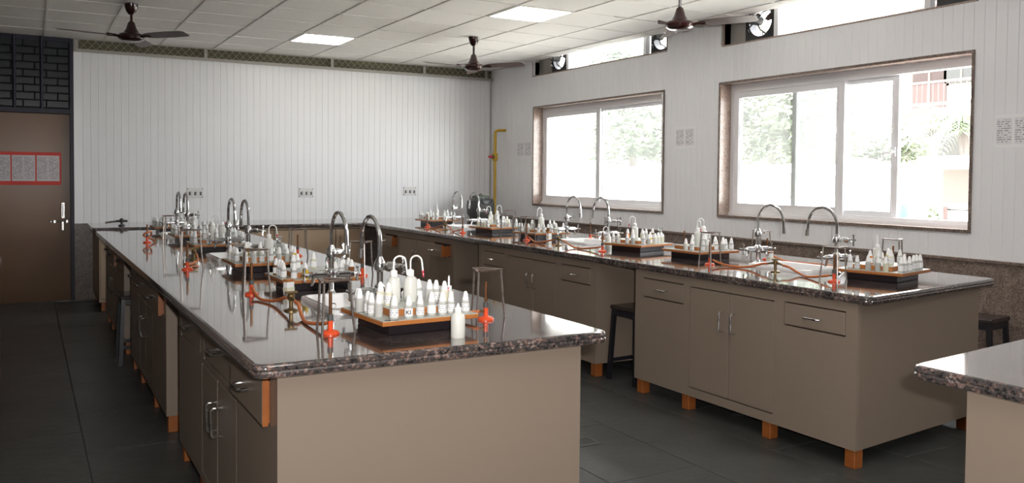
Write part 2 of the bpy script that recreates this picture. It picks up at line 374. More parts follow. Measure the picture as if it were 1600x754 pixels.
# right wall with four openings
WT = .30
WIN = [(7.40, 10.155, 1.149, 2.456), (3.8725, 6.507, 1.149, 2.456)]
CLR = [(7.37, 10.205, 2.905, 3.36), (3.848, 6.49, 2.845, 3.36)]
DR = .94
wr = MB().holes('x', XR + .02, XR + WT, YF - .2, YB + .02, 0, ZC + .4, WIN + CLR).build('wall_right', W_BACK); tag(wr, 'window wall clad in white vertical panel strips', 'wall', kind='structure')
n = int((YB - 1.2) / SW)
for i in range(n):
    y1 = YB - i * SW; y0 = y1 - SW; yc = (y0 + y1) / 2
    segs = [(DR, ZC + .02)]
    for h in WIN + CLR:
        if h[0] < yc < h[1]:
            ns = []
            for a, b in segs:
                if h[2] >= b or h[3] <= a: ns.append((a, b)); continue
                if h[2] - a > .01: ns.append((a, h[2]))
                if b - h[3] > .01: ns.append((h[3], b))
            segs = ns
    for a, b in segs:
        o = link('wall_panel', SM, wr, (XR, y1, a), -math.pi / 2); o.scale = (1, 1, b - a)
MB().box(XR - .001, XR + .02, YF, YB - n * SW, DR, ZC + .02).build('plain_cladding', W_PVC, wr)
tr = MB(); tr.box(XR - .004, XR + .02, YF, YB - .03, 0, DR - .02); tr.box(XR - .028, XR + .02, YF, YB - .03, DR - .024, DR, c=.004); tr = tr.build('trim_2', DADO); tag(tr, 'brown granite dado with ledge below the windows', 'dado', kind='structure')

def window(idx, h, label, sashes, mull=None, handle=None):
    y0, y1, z0, z1 = h
    t = thing('window_%d' % idx, label, 'window', (XR, (y0 + y1) / 2, z0), kind='structure')
    W, H = (y1 - y0) / 2, z1 - z0
    # granite reveal with a proud edge
    g = MB(); g.box(-.008, .15, W - .001, W + .02, -.02, H + .02); g.box(-.008, .15, -W - .02, -W + .001, -.02, H + .02); g.box(-.008, .15, -W - .02, W + .02, H - .001, H + .02); g.box(-.012, .16, -W - .02, W + .02, -.022, .001)
    g.build('reveal', REVEAL, t)
    eb = MB(); eb.holes('x', -.014, -.002, -W - .022, W + .022, -.026, H + .022, [(-W - .004, W + .004, .0, H + .004)]); eb.build('edge_band', DADO, t)
    fr = MB(); fr.holes('x', .135, .215, -W, W, 0, H, [(-W + .045, W - .045, .055, H - .075)]); fr.box(.12, .135, -W, W, 0, .03); fr.build('frame', UPVC, t)
    for (a, b, dep, st) in sashes:     # a,b fractions of width measured from the far (left) end
        ya, yb_ = W - .03 - a * (2 * W - .06), W - .03 - b * (2 * W - .06)
        lo, hi = min(ya, yb_), max(ya, yb_)
        s = MB(); s.holes('x', dep, dep + .035, lo, hi, .04, H - .055, [(lo + st, hi - st, .04 + st, H - .055 - st)])
        bead = .012; s.holes('x', dep - .006, dep + .01, lo + st - bead, hi - st + bead, .04 + st - bead, H - .055 - st + bead, [(lo + st, hi - st, .04 + st, H - .055 - st)])
        so = s.build('sash', UPVC, t)
        MB().box(dep + .014, dep + .019, lo + st - .004, hi - st + .004, .04 + st - .004, H - .055 - st + .004).build('pane', GLASS, so)
    if handle:
        yh, zh, dep = handle
        k = MB(); k.box(dep - .012, dep, yh - .012, yh + .012, zh - .04, zh + .04, c=.003); k.tube([(dep - .012, yh, zh), (dep - .04, yh, zh), (dep - .045, yh + .02, zh - .004), (dep - .045, yh + .11, zh - .02)], .008, 8); k.build('handle', UPVC, t)
    return t
window(1, WIN[0], 'two-pane white sliding window farther along the wall', [(0, .49, .145, .075), (.47, 1, .175, .06)])
W2 = (WIN[1][1] - WIN[1][0]) / 2
window(2, WIN[1], 'wide white sliding window with one side slid open', [(0, .525, .145, .08), (.285, .725, .178, .06)], handle=(-W2 + .03 + (1 - .725) * (2 * W2 - .06) + .03, .60, .178))

def exhaust_fan(label, yc, zc, x):
    t = thing('exhaust_fan', label, 'exhaust fan', (x, yc, zc), group='exhaust fans in the high openings')
    s = .19; R_ = .145
    pl = MB(); N = 32    # square plate with a round hole and a duct ring
    sq = []; 
    for k in range(N):
        a = 2 * math.pi * k / N; c_, s_ = math.cos(a), math.sin(a); q = s / max(abs(c_), abs(s_)); sq.append((c_ * q, s_ * q))
    ci = [(R_ * math.cos(2 * math.pi * k / N), R_ * math.sin(2 * math.pi * k / N)) for k in range(N)]
    vv = [(0, a, b) for a, b in sq] + [(0, a, b) for a, b in ci] + [(.10, a, b) for a, b in ci] + [(.10, a, b) for a, b in sq]
    ff = []
    for k in range(N):
        j = (k + 1) % N
        ff += [(k, j, N + j, N + k), (N + k, N + j, 2 * N + j, 2 * N + k), (2 * N + k, 2 * N + j, 3 * N + j, 3 * N + k), (3 * N + k, 3 * N + j, j, k)]
    pl.add(vv, ff); pl.build('housing', DARKM, t)
    MB().lathe([(.0, -.12), (.035, -.12), (.048, -.108), (.048, .0), (.025, .015), (.0, .015)], 16, axis='x', cap=False).build('motor', DGREY, t)
    MB().lathe([(.0, -.127), (.018, -.127), (.02, -.119)], 12, axis='x', cap=False).build('motor_cap', STEEL, t)
    br = MB()
    for a in (.5, 2.6, 4.1, 5.6):
        c_, s_ = math.cos(a), math.sin(a); br.tube([(-.06, .05 * c_, .05 * s_), (-.07, .12 * c_, .12 * s_), (.0, .19 * c_ * .95, .19 * s_ * .95)], .007, 6)
    br.build('bracket', DARKM, t)
    for k in range(3):
        a = k * math.pi * 2 / 3 + .6; b = MB(); u = Vector((0, math.cos(a), math.sin(a))); v_ = Vector((0, -math.sin(a), math.cos(a))); X = Vector((1, 0, 0)); top = []; 
        for rr, wd in ((.03, .012), (.07, .026), (.11, .032), (.135, .022)):
            top += [u * rr + v_ * wd + X * (.045 + .02), u * rr - v_ * wd * .7 + X * (.045 - .012)]
        bot = [p + X * .003 for p in top]; nn = len(top); fs = []
        for i in range(0, nn - 2, 2): fs += [(i, i + 1, i + 3, i + 2), (nn + i, nn + i + 2, nn + i + 3, nn + i + 1)]
        fs += [(0, nn, nn + 1, 1), (nn - 2, nn - 1, 2 * nn - 1, 2 * nn - 2)]
        for i in range(0, nn - 2, 2): fs += [(i, i + 2, nn + i + 2, nn + i), (i + 1, nn + i + 1, nn + i + 3, i + 3)]
        b.add(top + bot, fs); b.build('blade', FANB, t)
    return t
def clerestory(idx, h, label, g0, g1):
    y0, y1, z0, z1 = h
    t = thing('window_%d' % idx, label, 'window', (XR, 0, 0), kind='structure')
    g = MB(); g.box(-.004, .25, y0 - .012, y1 + .012, z0 - .014, z0); g.box(-.004, .25, y1, y1 + .012, z0 - .014, ZC); g.box(-.004, .25, y0 - .012, y0, z0 - .014, ZC)
    g.build('reveal', REVEAL, t)
    fr = MB(); fr.holes('x', .05, .11, g0, g1, z0, z1, [(g0 + .05, g1 - .05, z0 + .015, z1 - .05)]); fr.build('frame', UPVC, t)
    MB().box(.078, .083, g0 + .05, g1 - .05, z0 + .015, z1 - .05).build('pane', GLASS, t)
clerestory(3, CLR[0], 'high narrow window strip above the two-pane window', 7.79, 9.44)
clerestory(4, CLR[1], 'high narrow window strip above the wide open window', 4.26, 5.87)
EX = XR + .10
exhaust_fan('exhaust fan in the far end of the far high opening', 9.70, 3.095, EX); exhaust_fan('exhaust fan in the near end of the far high opening', 7.575, 3.095, EX)
exhaust_fan('exhaust fan in the far end of the near high opening', 6.095, 3.04, EX); exhaust_fan('exhaust fan in the near end of the near high opening', 4.05, 3.04, EX)
for y0, y1, zz in ((9.87, 10.2, CLR[0][2]), (6.29, 6.49, CLR[1][2])):
    o = MB().box(XR + .10, XR + .2, y0, y1, zz, 3.3).build('trim_3', BEAM); tag(o, ['grey filler board beside the far exhaust fan', 'grey filler board beside the exhaust fan over the wide window'][y0 < 8], 'filler board', kind='structure')

# ------------------------------------------------------------------ outside the windows
GZ = -.3
o = MB().box(XR + WT, 60, -20, 70, GZ - .2, GZ).build('ground', GRD); tag(o, 'pale sunlit paved ground outside the windows', 'ground', kind='structure')
o = thing('boundary_wall', 'long white boundary wall seen through both windows', 'wall', (14, 0, GZ))
MB().box(0, .2, 3, 40, 0, 2.05).build('wall_body', EXTW, o); MB().box(-.04, .24, 3, 40, 2.05, 2.12).build('coping', EXTW, o)
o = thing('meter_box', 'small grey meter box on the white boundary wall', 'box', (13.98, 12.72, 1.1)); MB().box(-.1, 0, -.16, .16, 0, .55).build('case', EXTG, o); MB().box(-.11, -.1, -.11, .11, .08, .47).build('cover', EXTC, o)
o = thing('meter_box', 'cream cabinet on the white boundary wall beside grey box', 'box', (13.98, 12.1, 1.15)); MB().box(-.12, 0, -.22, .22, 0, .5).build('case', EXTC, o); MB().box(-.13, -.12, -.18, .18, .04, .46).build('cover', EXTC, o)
# white building behind the farther window
o = thing('white_building', 'plain white building wall outside the two-pane window', 'building', (17.5, 28.4, GZ))
MB().box(0, 4, -3.0, 8, 0, 9).build('wall_body', EXTW, o); MB().box(-.3, 4.2, -3.3, 8.3, 9, 9.3).build('roof_slab', EXTW, o)
# apartment block
ap = thing('apartment_block', 'cream apartment block with balconies behind the boundary wall', 'building', (28, 0, GZ))
MB().box(0, 6, 12, 30, 0, 14).build('wall_body', EXTW, ap)
for zf in (3.9, 7.3):
    s = MB(); s.box(-1.3, 0, 12.5, 20.3, zf, zf + .35); bo = s.build('balcony', EXTW, ap)
    r_ = MB(); r_.tube([(-1.25, 12.6, zf + 1.25), (-1.25, 20.2, zf + 1.25)], .04, 6); r_.tube([(-1.25, 12.6, zf + .5), (-1.25, 20.2, zf + .5)], .06, 6)
    for k in range(39): r_.tube([(-1.25, 12.6 + k * .2, zf + .35), (-1.25, 12.6 + k * .2, zf + 1.25)], .012, 4)
    r_.build('railing', EXTP, bo)
for yw, zw, ww, hw, m_ in ((20.3, 2.6, 1.3, 1.6, EXTG), (18.95, 2.3, 1.6, 2.0, EXTG), (17.6, 2.6, 1.0, 1.6, EXTG), (19.35, 4.3, 1.3, 2.3, EXTD), (18.15, 5.2, 1.3, 1.4, EXTG), (17.0, 4.3, 1.2, 2.3, EXTD), (22.5, 2.6, 1.3, 1.6, EXTG), (22.5, 5.6, 1.3, 1.6, EXTG), (24.5, 5.6, 1.3, 1.6, EXTG), (19.3, 7.7, 1.3, 2.3, EXTD)):
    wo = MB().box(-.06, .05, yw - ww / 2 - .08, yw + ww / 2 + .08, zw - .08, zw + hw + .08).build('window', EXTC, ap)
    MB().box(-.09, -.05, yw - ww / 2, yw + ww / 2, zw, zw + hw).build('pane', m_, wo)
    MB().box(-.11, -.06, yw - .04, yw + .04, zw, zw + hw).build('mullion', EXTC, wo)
# low pink tank, drum, hedge, doorway with canopy
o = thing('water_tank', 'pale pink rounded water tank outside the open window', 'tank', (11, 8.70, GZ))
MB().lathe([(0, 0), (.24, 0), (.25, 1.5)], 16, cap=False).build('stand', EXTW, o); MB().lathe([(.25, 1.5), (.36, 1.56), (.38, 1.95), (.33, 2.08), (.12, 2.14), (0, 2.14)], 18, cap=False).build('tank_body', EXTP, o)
o = thing('plastic_drum', 'blue plastic drum outside beside the hedge', 'drum', (11.55, 8.45, GZ)); MB().lathe([(0, 0), (.115, 0), (.125, .5), (.115, .53), (.125, .56), (.125, 1.36), (.10, 1.44), (0, 1.44)], 16, cap=False).build('drum_body', BLUE, o); MB().lathe([(.035, 1.44), (.035, 1.48), (0, 1.48)], 10, (.0, -.04, 0), cap=False).build('drum_cap', DGREY, o)
def leaves(mb, c, rad, n, size, zsq=.8):
    for _ in range(n):
        while True:
            p = Vector((random.uniform(-1, 1), random.uniform(-1, 1), random.uniform(-1, 1)))
            if .35 < p.length < 1: break
        p = Vector((p.x * rad[0], p.y * rad[1], p.z * rad[2])) + Vector(c)
        a = Vector((random.gauss(0, 1), random.gauss(0, 1), random.gauss(0, .5))).normalized(); b = a.orthogonal().normalized(); s = size * random.uniform(.6, 1.2)
        mb.add([p - a * s, p + b * s * .4, p + a * s, p - b * s * .4], [(0, 1, 2, 3)])
hg = thing('hedge', 'low leafy hedge outside the open window', 'hedge', (12.1, 8.30, GZ)); hb = MB(); leaves(hb, (0, 0, .75), (.25, .27, .76), 1100, .05); h_ = hb.build('leaves', mat('hedge_leaf', (.060, .085, .034), .6, noise=(3, .2, (.095, .115, .06))), hg); h_['kind'] = 'stuff'; MB().tube([(0, 0, 0), (0, .1, .8)], .03, 6).build('stem', BARK, hg)
o = thing('doorway_hut', 'small white hut with canopy outside the open window', 'hut', (11.2, 7.0, GZ))
MB().box(.05, 1.2, -.55, .55, 0, 2.05).build('wall_body', EXTW, o); MB().box(-.35, 1.3, -.65, .68, 2.05, 2.15).build('canopy', EXTW, o); MB().box(-.02, .05, -.1, .42, 0, 1.4).build('door_panel', EXTW, o)
MB().box(-.04, .06, .42, .48, 0, 1.45).build('door_post', EXTD, o); MB().box(-.04, .06, -.16, -.1, 0, 1.45).build('door_post', EXTD, o); MB().box(-.03, .06, -.16, .5, 1.42, 1.97).build('sign_board', EXTC, o)
def tree(label, loc, trunk, crown, n, lf, size, mtl):
    t = thing('tree', label, 'tree', loc, group='trees outside the windows'); b = MB(); b.tube([(0, 0, 0), (.1, .1, trunk * .6), (0, .1, trunk)], [.16, .12, .07], 8)
    for a in range(5): b.tube([(0, .1, trunk * .8), (crown[0] * .5 * math.cos(a * 1.3), crown[1] * .5 * math.sin(a * 1.3), trunk + crown[2] * .4)], [.06, .02], 6)
    b.build('trunk', BARK, t); c = MB()
    for k in range(14):
        cc = (random.uniform(-.65, .65) * crown[0], random.uniform(-.7, .7) * crown[1], trunk + random.uniform(-.45, .6) * crown[2])
        leaves(c, cc, (crown[0] * .42, crown[1] * .42, crown[2] * .36), n // 14, size)
    k = c.build('crown', mtl, t); k['kind'] = 'stuff'
tree('pale leafy tree outside the two-pane window', (16.0, 20.9, GZ), 3.9, (1.7, 2.5, 2.2), 11000, lf=1, size=.13, mtl=LEAF2)
tree('broad pale tree behind the closed side of wide window', (17.4, 16.6, GZ), 3.8, (1.7, 2.5, 2.3), 11000, lf=1, size=.13, mtl=LEAF)
tree('low bushy tree behind the pink water tank', (21.5, 16.2, GZ), 2.4, (1.2, 1.6, 1.1), 4500, lf=1, size=.11, mtl=LEAF)
pm = thing('palm_tree', 'drooping palm beside the small white hut', 'palm', (17.0, 10.9, GZ)); MB().tube([(0, 0, 0), (.1, 0, 1.6), (0, .1, 3.0)], [.14, .12, .1], 8).build('trunk', BARK, pm)
for k in range(14):
    a = k * 2.4; b = MB(); L = random.uniform(1.2, 1.7); el = random.uniform(.2, 1.1); u = Vector((math.cos(a), math.sin(a), 0)); s_ = Vector((-math.sin(a), math.cos(a), 0)); pts = []
    for i in range(9): q = i / 8; pts.append(Vector((0, .1, 3.0)) + u * L * q * math.cos(el * .5) + Vector((0, 0, 1)) * (L * q * math.sin(el) - 1.3 * q * q))
    b.tube(pts, [.02 - .0018 * i for i in range(9)], 5)
    for i in range(1, 9):
        for sg in (-1, 1):
            for off in (0, .5):
                p = pts[i - 1].lerp(pts[i], off); b.add([p, p + s_ * sg * .16 + Vector((0, 0, -.08)) + u * .06, p + s_ * sg * .42 * (1 - .5 * i / 9) + Vector((0, 0, -.26)) + u * .16, p + s_ * sg * .15 + Vector((0, 0, -.11)) + u * .01], [(0, 1, 2, 3)])
    b.build('frond', LEAF2, pm)

# ------------------------------------------------------------------ worktops
def offset_poly(P, d):
    n = len(P); out = []
    for i in range(n):
        a, b, c = Vector(P[i - 1]), Vector(P[i]), Vector(P[(i + 1) % n]); e1 = (b - a).normalized(); e2 = (c - b).normalized()
        n1 = Vector((-e1.y, e1.x)); n2 = Vector((-e2.y, e2.x)); m = n1 + n2; m = m / (1 + n1.dot(n2)) if 1 + n1.dot(n2) > 1e-6 else n1
        out.append(b + m * d)
    return out
def round_poly(P, rs, seg=5):
    n = len(P); out = []
    for i in range(n):
        a, b, c = P[i - 1], P[i], P[(i + 1) % n]; e1 = (a - b).normalized(); e2 = (c - b).normalized(); r = rs[i]
        ang = e1.angle(e2); t = r / math.tan(ang / 2); p1, p2 = b + e1 * t, b + e2 * t
        for k in range(seg + 1):
            q = k / seg; out.append(p1 * (1 - q) ** 2 + b * 2 * q * (1 - q) + p2 * q * q)
    return out
def worktop(label, poly, rs, holes=()):
    prof = [(.014, TZ), (.005, TZ - .003), (.0005, TZ - .011), (0, TZ - .018), (.003, TZ - .0235), (0, TZ - .029), (.0005, TZ - .036), (.005, TZ - .044), (.016, TZ - .048)]
    b = bmesh.new(); rings = []
    for d_, z_ in prof:
        pp = round_poly(offset_poly(poly, d_), [max(r - d_, .002) for r in rs]); rings.append([b.verts.new((p.x, p.y, z_)) for p in pp])
    m = len(rings[0])
    for i in range(len(rings) - 1):
        for k in range(m): b.faces.new((rings[i][k], rings[i + 1][k], rings[i + 1][(k + 1) % m], rings[i][(k + 1) % m]))
    for ring, flip in ((rings[0], False), (rings[-1], True)):
        ed = [b.edges.get((ring[k], ring[(k + 1) % m])) for k in range(m)]
        z_ = ring[0].co.z
        for (x0, x1, y0, y1) in holes:
            q = [b.verts.new((x, y, z_)) for x, y in ((x0, y0), (x1, y0), (x1, y1), (x0, y1))]; ed += [b.edges.new((q[k], q[(k + 1) % 4])) for k in range(4)]
        g = bmesh.ops.triangle_fill(b, use_beauty=True, use_dissolve=False, edges=ed, normal=(0, 0, -1 if flip else 1))
    bmesh.ops.recalc_face_normals(b, faces=b.faces[:])
    me = bpy.data.meshes.new('worktop'); b.to_mesh(me); b.free(); me.materials.append(TOP)
    me.polygons.foreach_set('use_smooth', [True] * len(me.polygons)); me.set_sharp_from_angle(angle=.5)
    me.polygons.foreach_set('use_smooth', [abs(p.normal.z) < .99 for p in me.polygons]); me.update()
    o = link('worktop', me); tag(o, label, 'worktop', 'polished granite worktops'); return o
XI, XB = 1.305, 4.45
SI, SB = [3.78, 6.27, 8.80], [4.035, 6.48, 8.97]
def sink_rect(x, y): return (x - .165, x + .165, y - .255, y + .255)
worktop('polished granite worktop of the free-standing middle island', [(.607, 2.686), (1.962, 2.686), (1.962, 9.74), (.607, 9.74)], [.05, .05, .04, .04], [sink_rect(XI, y) for y in SI])
YC = 10.3
worktop('long polished granite worktop running under the windows and along back', [(3.71, 2.875), (5.15, 3.09), (5.15, YC), (XR - .005, YC), (XR - .005, YB - .005), (.62, YB - .005), (.62, YC), (3.71, YC)], [.06, .05, .003, .003, .003, .003, .03, .003], [sink_rect(XB, y) for y in SB])
worktop('polished granite worktop corner at the right picture edge', [(2.48, -1.2), (4.0, -1.2), (4.0, 1.95), (2.48, 1.765)], [.04, .04, .04, .05])
worktop('granite worktop of the low cabinet by the door wall', [(XL + .005, 4.6), (-.15, 4.6), (-.15, 6.95), (XL + .005, 6.95)], [.02, .03, .03, .02])

# ------------------------------------------------------------------ cabinets
GAPSHADE = mat('gap_shade_wood', (.028, .012, .005), .7)  # wood tone darkened so the door and drawer gaps look shaded
def cabinet(label, x0, x1, y0, y1, face, drawers, doors, legs, m=PAINT, z0=.1, z1=.871, group='laminate cabinets on wooden legs', near_skew=0):
    t = thing('base_cabinet', label, 'cabinet', (0, 0, 0), group=group)
    def fb(b, u0, u1, v0, v1, w0, w1, c=0):
        if face == '-x': b.box(x0 + v0, x0 + v1, u0, u1, w0, w1, c)
        else: b.box(u0, u1, y0 + v0, y0 + v1, w0, w1, c)
    def P(u, v, w_): return (x0 + v, u, w_) if face == '-x' else (u, y0 + v, w_)
    u0, u1 = (y0, y1) if face == '-x' else (x0, x1)
    b = MB()
    if face == '-x':
        b.box(x0 + .022, x1, y0, y1, z0, z1)
        if near_skew: b.v = [(p[0], p[1] + (near_skew * (p[0] - x0) / (x1 - x0) if p[1] == y0 else 0), p[2]) for p in b.v]
    else: b.box(x0, x1, y0 + .022, y1, z0, z1)
    b.build('body', m, t)
    if drawers or doors: ca = MB(); fb(ca, u0 + .02, u1 - .02, .0196, .0216, z0 + .02, z1 - .02); ca.build('gap_shade_sheet', GAPSHADE, t)  # thin dark sheet behind the fronts, painting the shade in the gaps
    hs = [d_[:4] for d_ in drawers] + [(min(d_[0] for d_ in doors), max(d_[1] for d_ in doors), doors[0][2], doors[0][3])] * bool(doors)
    ff = MB(); ff.holes('x' if face == '-x' else 'y', (x0 if face == '-x' else y0), (x0 if face == '-x' else y0) + .022, u0, u1, z0, z1, hs); ff.build('face_frame', m, t)
    for d_ in drawers:
        a, c_, w0, w1, op = d_; b = MB(); fb(b, a + .007, c_ - .007, -op, -op + .017, w0 + .008, w1 - .008, .0015); dr = b.build('drawer', m, t)
        if op > .005:
            s = MB()
            fb(s, a + .012, a + .026, -op + .019, .02, w0 + .012, w1 - .02); fb(s, c_ - .026, c_ - .012, -op + .019, .02, w0 + .012, w1 - .02); fb(s, a + .026, c_ - .026, -op + .019, .02, w0 + .012, w0 + .02)
            fb(s, a + .004, a + .0055, -op + .0005, -op + .0185, w0 + .004, w1 - .004); fb(s, a + .0025, a + .0042, -op + .001, -op + .0195, w0 + .005, w1 - .005)
            s.build('drawer_box', WOOD, dr)
        uc, wc = (a + c_) / 2, (w0 + w1) / 2; h = MB(); h.tube([P(uc - .055, -op, wc), P(uc - .055, -op - .026, wc), P(uc - .045, -op - .034, wc), P(uc + .045, -op - .034, wc), P(uc + .055, -op - .026, wc), P(uc + .055, -op, wc)], .0062, 8); h.build('handle', CHROME, dr)
    for k, d_ in enumerate(doors):
        a, c_, w0, w1 = d_[:4]; b = MB(); fb(b, a + .005, c_ - .005, 0, .017, w0 + .007, w1 - .007, .0015); do = b.build('cabinet_door', m, t)
        hu = c_ - .05 if d_[4] == 1 else a + .05; hw = w0 + (w1 - w0) * d_[5]; h = MB(); h.tube([P(hu, 0, hw - .06), P(hu, -.028, hw - .06), P(hu, -.036, hw - .05), P(hu, -.036, hw + .05), P(hu, -.028, hw + .06), P(hu, 0, hw + .06)], .0062, 8); h.build('handle', CHROME, do)
    for (lx, ly) in legs: MB().box(lx, lx + .065, ly, ly + .065, 0, z0 + .002, c=.003).build('leg', WOOD, t)
    return t
def unit(label, x0, x1, y0, y1, opens=(0, 0, 0), island=False, skew=0):
    L = y1 - y0
    legs = [(x0 + .012, y0 + .012 + (.0 if not skew else 0)), (x0 + .012, y0 + L * .32), (x0 + .012, y0 + L * .70), (x0 + .012, y1 - .08), (x1 - .08, y0 + .012 + skew), (x1 - .08, y1 - .08)]
    if island:
        ds = [(y0 + .10, y0 + .62, .672, .845, opens[0]), (y0 + .70, y0 + 1.32, .672, .845, opens[1]), (y0 + 1.40, y1 - .07, .672, .845, opens[2])]
        mid = y0 + 1.0; doors = [(y0 + .62, mid, .14, .645, 1, .66), (mid, y0 + 1.37, .14, .645, 0, .66)]
    else:
        ds = [(y0 + .075, y0 + .50, .686, .822, opens[0]), (y1 - .51, y1 - .08, .686, .822, opens[1])]
        mid = y0 + .935; doors = [(y0 + .57, mid, .155, .815, 1, .72), (mid, y1 - .57, .155, .815, 0, .72)]
    return cabinet(label, x0, x1, y0, y1, '-x', ds, doors, legs, near_skew=skew)
unit('island cabinet nearest the camera with one drawer pulled out', .697, 1.872, 2.757, 4.81, (.024, 0, 0), True)
unit('middle cabinet of the island between two knee gaps', .697, 1.872, 5.30, 7.25, (.03, .02, 0), True)
unit('farthest cabinet of the island facing the back counter', .697, 1.872, 7.78, 9.66, (0, .02, 0), True)
unit('window-bench cabinet with double doors nearest the camera', 3.74, 5.02, 2.965, 4.83, skew=.15)
unit('window-bench cabinet between the two stool gaps', 3.74, 5.02, 5.31, 7.25)
unit('farthest window-bench cabinet with two drawers pulled out', 3.74, 5.02, 7.80, 9.82, (.10, .07))
wn = ['leftmost', 'second', 'middle', 'fourth']
for i in range(4):
    a = .68 + i * .76
    cabinet('%s tan cabinet under the back counter' % ['leftmost', 'second from left', 'third from left', 'rightmost'][i], a, a + .755, YC + .05, YB - .03, '-y', [], [(a + .01, a + .378, .13, .85, 1, .8), (a + .378, a + .745, .13, .85, 0, .8)], [(a + .02, YC + .07), (a + .67, YC + .07), (a + .02, YB - .12)], m=TAN, group='tan cabinets under the back counter')
cabinet('taupe cabinet under the worktop at right picture edge', 2.53, 3.93, -1.1, 1.60, '-x', [(.2, .7, .686, .822, 0)], [(-.5, -.1, .155, .815, 1, .72), (-.1, .15, .155, .815, 0, .72)], [(2.55, 1.5), (2.55, 0)])
cabinet('low taupe cabinet by the door wall at left edge', XL + .01, -.17, 4.65, 6.90, '-y', [], [(XL + .05, -.5, .13, .83, 1, .8), (-.5, -.2, .13, .83, 0, .8)], [(-.26, 4.68), (-.26, 6.8)])
# underside pipe trap below the near window-bench cabinet
o = thing('drain_pipe', 'black drain pipe under the nearest window-bench cabinet', 'pipe', (4.0, 3.95, 0)); MB().tube([(0, 0, .097), (0, 0, .03), (.05, .03, .015), (.25, .1, .015)], .014, 8).build('pipe', DARKM, o); MB().tube([(-.1, .08, .012), (.12, -.1, .03)], .008, 6).build('strap', DARKM, o)
o = thing('floor_drain', 'small square grate in floor between the benches', 'drain', (2.77, 4.03, 0)); g = MB(); g.holes('z', -.002, .003, -.07, .07, -.07, .07, [(-.055, .055, -.055, .055)]); g.build('frame', DGREY, o)
for k in range(5): MB().box(-.055, .055, -.05 + k * .022, -.04 + k * .022, -.002, .002).build('bar', DGREY, o)

# ------------------------------------------------------------------ stools
def stool(label, x, y, rz=0, h=.50, m=STOOLW):
    t = thing('stool', label, 'stool', (x, y, 0), rz, 'laboratory stools')
    MB().box(-.15, .15, -.15, .15, h - .03, h, c=.006).build('seat', m, t)
    ap_ = MB()
    for s in (-1, 1): ap_.box(-.125, .125, s * .125 - .012, s * .125 + .012, h - .075, h - .03); ap_.box(s * .125 - .012, s * .125 + .012, -.125, .125, h - .075, h - .03)
    ap_.build('apron', BLACKM, t)
    for sx in (-1, 1):
        for sy in (-1, 1): MB().add(*leg_geo(sx, sy, h)).build('leg', BLACKM, t)
    for s in (-1, 1): MB().box(-.145, .145, s * .145 - .01, s * .145 + .01, .13, .155).build('footrest', BLACKM, t)
def leg_geo(sx, sy, h):
    a, b, q = .125, .150, .015; vs_ = []
    for zz, r_ in ((0, b), (h - .03, a)):
        for dx, dy in ((-q, -q), (q, -q), (q, q), (-q, q)): vs_.append((sx * r_ + dx, sy * r_ + dy, zz))
    return vs_, [(0, 3, 2, 1), (4, 5, 6, 7), (0, 1, 5, 4), (1, 2, 6, 5), (2, 3, 7, 6), (3, 0, 4, 7)]
stool('dark stool tucked in the near knee gap of window bench', 3.97, 5.09, .05, .56)
stool('dark stool between window bench and window wall', 5.87, 3.64, .15, .56)
stool('dark stool in the island knee gap on door side', .78, 7.5, 0, .55)

# ------------------------------------------------------------------ ceiling fans
def ceiling_fan(label, x, y, drop, ang):
    t = thing('ceiling_fan', label, 'ceiling fan', (x, y, ZC), group='maroon ceiling fans')
    MB().lathe([(.062, 0), (.058, -.03), (.042, -.075), (.022, -.10), (.0, -.10)], 18, cap=False).build('canopy', FANM, t)
    MB().tube([(0, 0, -.08), (0, 0, -drop + .10)], .012, 10).build('downrod', FANM, t)
    MB().lathe([(.014, -drop + .155), (.03, -drop + .14), (.048, -drop + .08), (.07, -drop + .045), (.11, -drop + .03), (.118, -drop + .01), (.112, -drop - .012), (.085, -drop - .03), (.03, -drop - .038), (0, -drop - .038)], 24, cap=False).build('motor', FANM, t)
    for k in range(3):
        a = ang + k * 2 * math.pi / 3; u = Vector((math.cos(a), math.sin(a), 0)); s = Vector((-math.sin(a), math.cos(a), 0)); Z = Vector((0, 0, 1)); top = []
        for rr, wd in ((.17, .045), (.24, .06), (.45, .068), (.60, .062), (.63, .045)):
            top += [u * rr + s * wd + Z * (-drop + .012 - wd * .22), u * rr - s * wd + Z * (-drop + .012 + wd * .22)]
        bot = [p - Z * .003 for p in top]; nn = len(top); fs = []
        for i in range(0, nn - 2, 2): fs += [(i, i + 2, i + 3, i + 1), (nn + i, nn + i + 1, nn + i + 3, nn + i + 2), (i, nn + i, nn + i + 2, i + 2), (i + 1, i + 3, nn + i + 3, nn + i + 1)]
        fs += [(0, 1, nn + 1, nn), (nn - 2, 2 * nn - 2, 2 * nn - 1, nn - 1)]
        b = MB().add(top + bot, fs).build('blade', FANB, t)
        MB().tube([u * .09 + Z * (-drop), u * .14 + Z * (-drop + .01), u * .22 + Z * (-drop + .012)], [.014, .012, .016], 6).build('blade_arm', FANM, b)
ceiling_fan('maroon ceiling fan above the door end of island', .86, 8.77, .315, math.radians(191))
ceiling_fan('maroon ceiling fan near the back right corner', 4.43, 8.75, .345, math.radians(-55))
ceiling_fan('maroon ceiling fan cut by the top edge above window bench', 4.66, 5.48, .335, math.radians(-60))

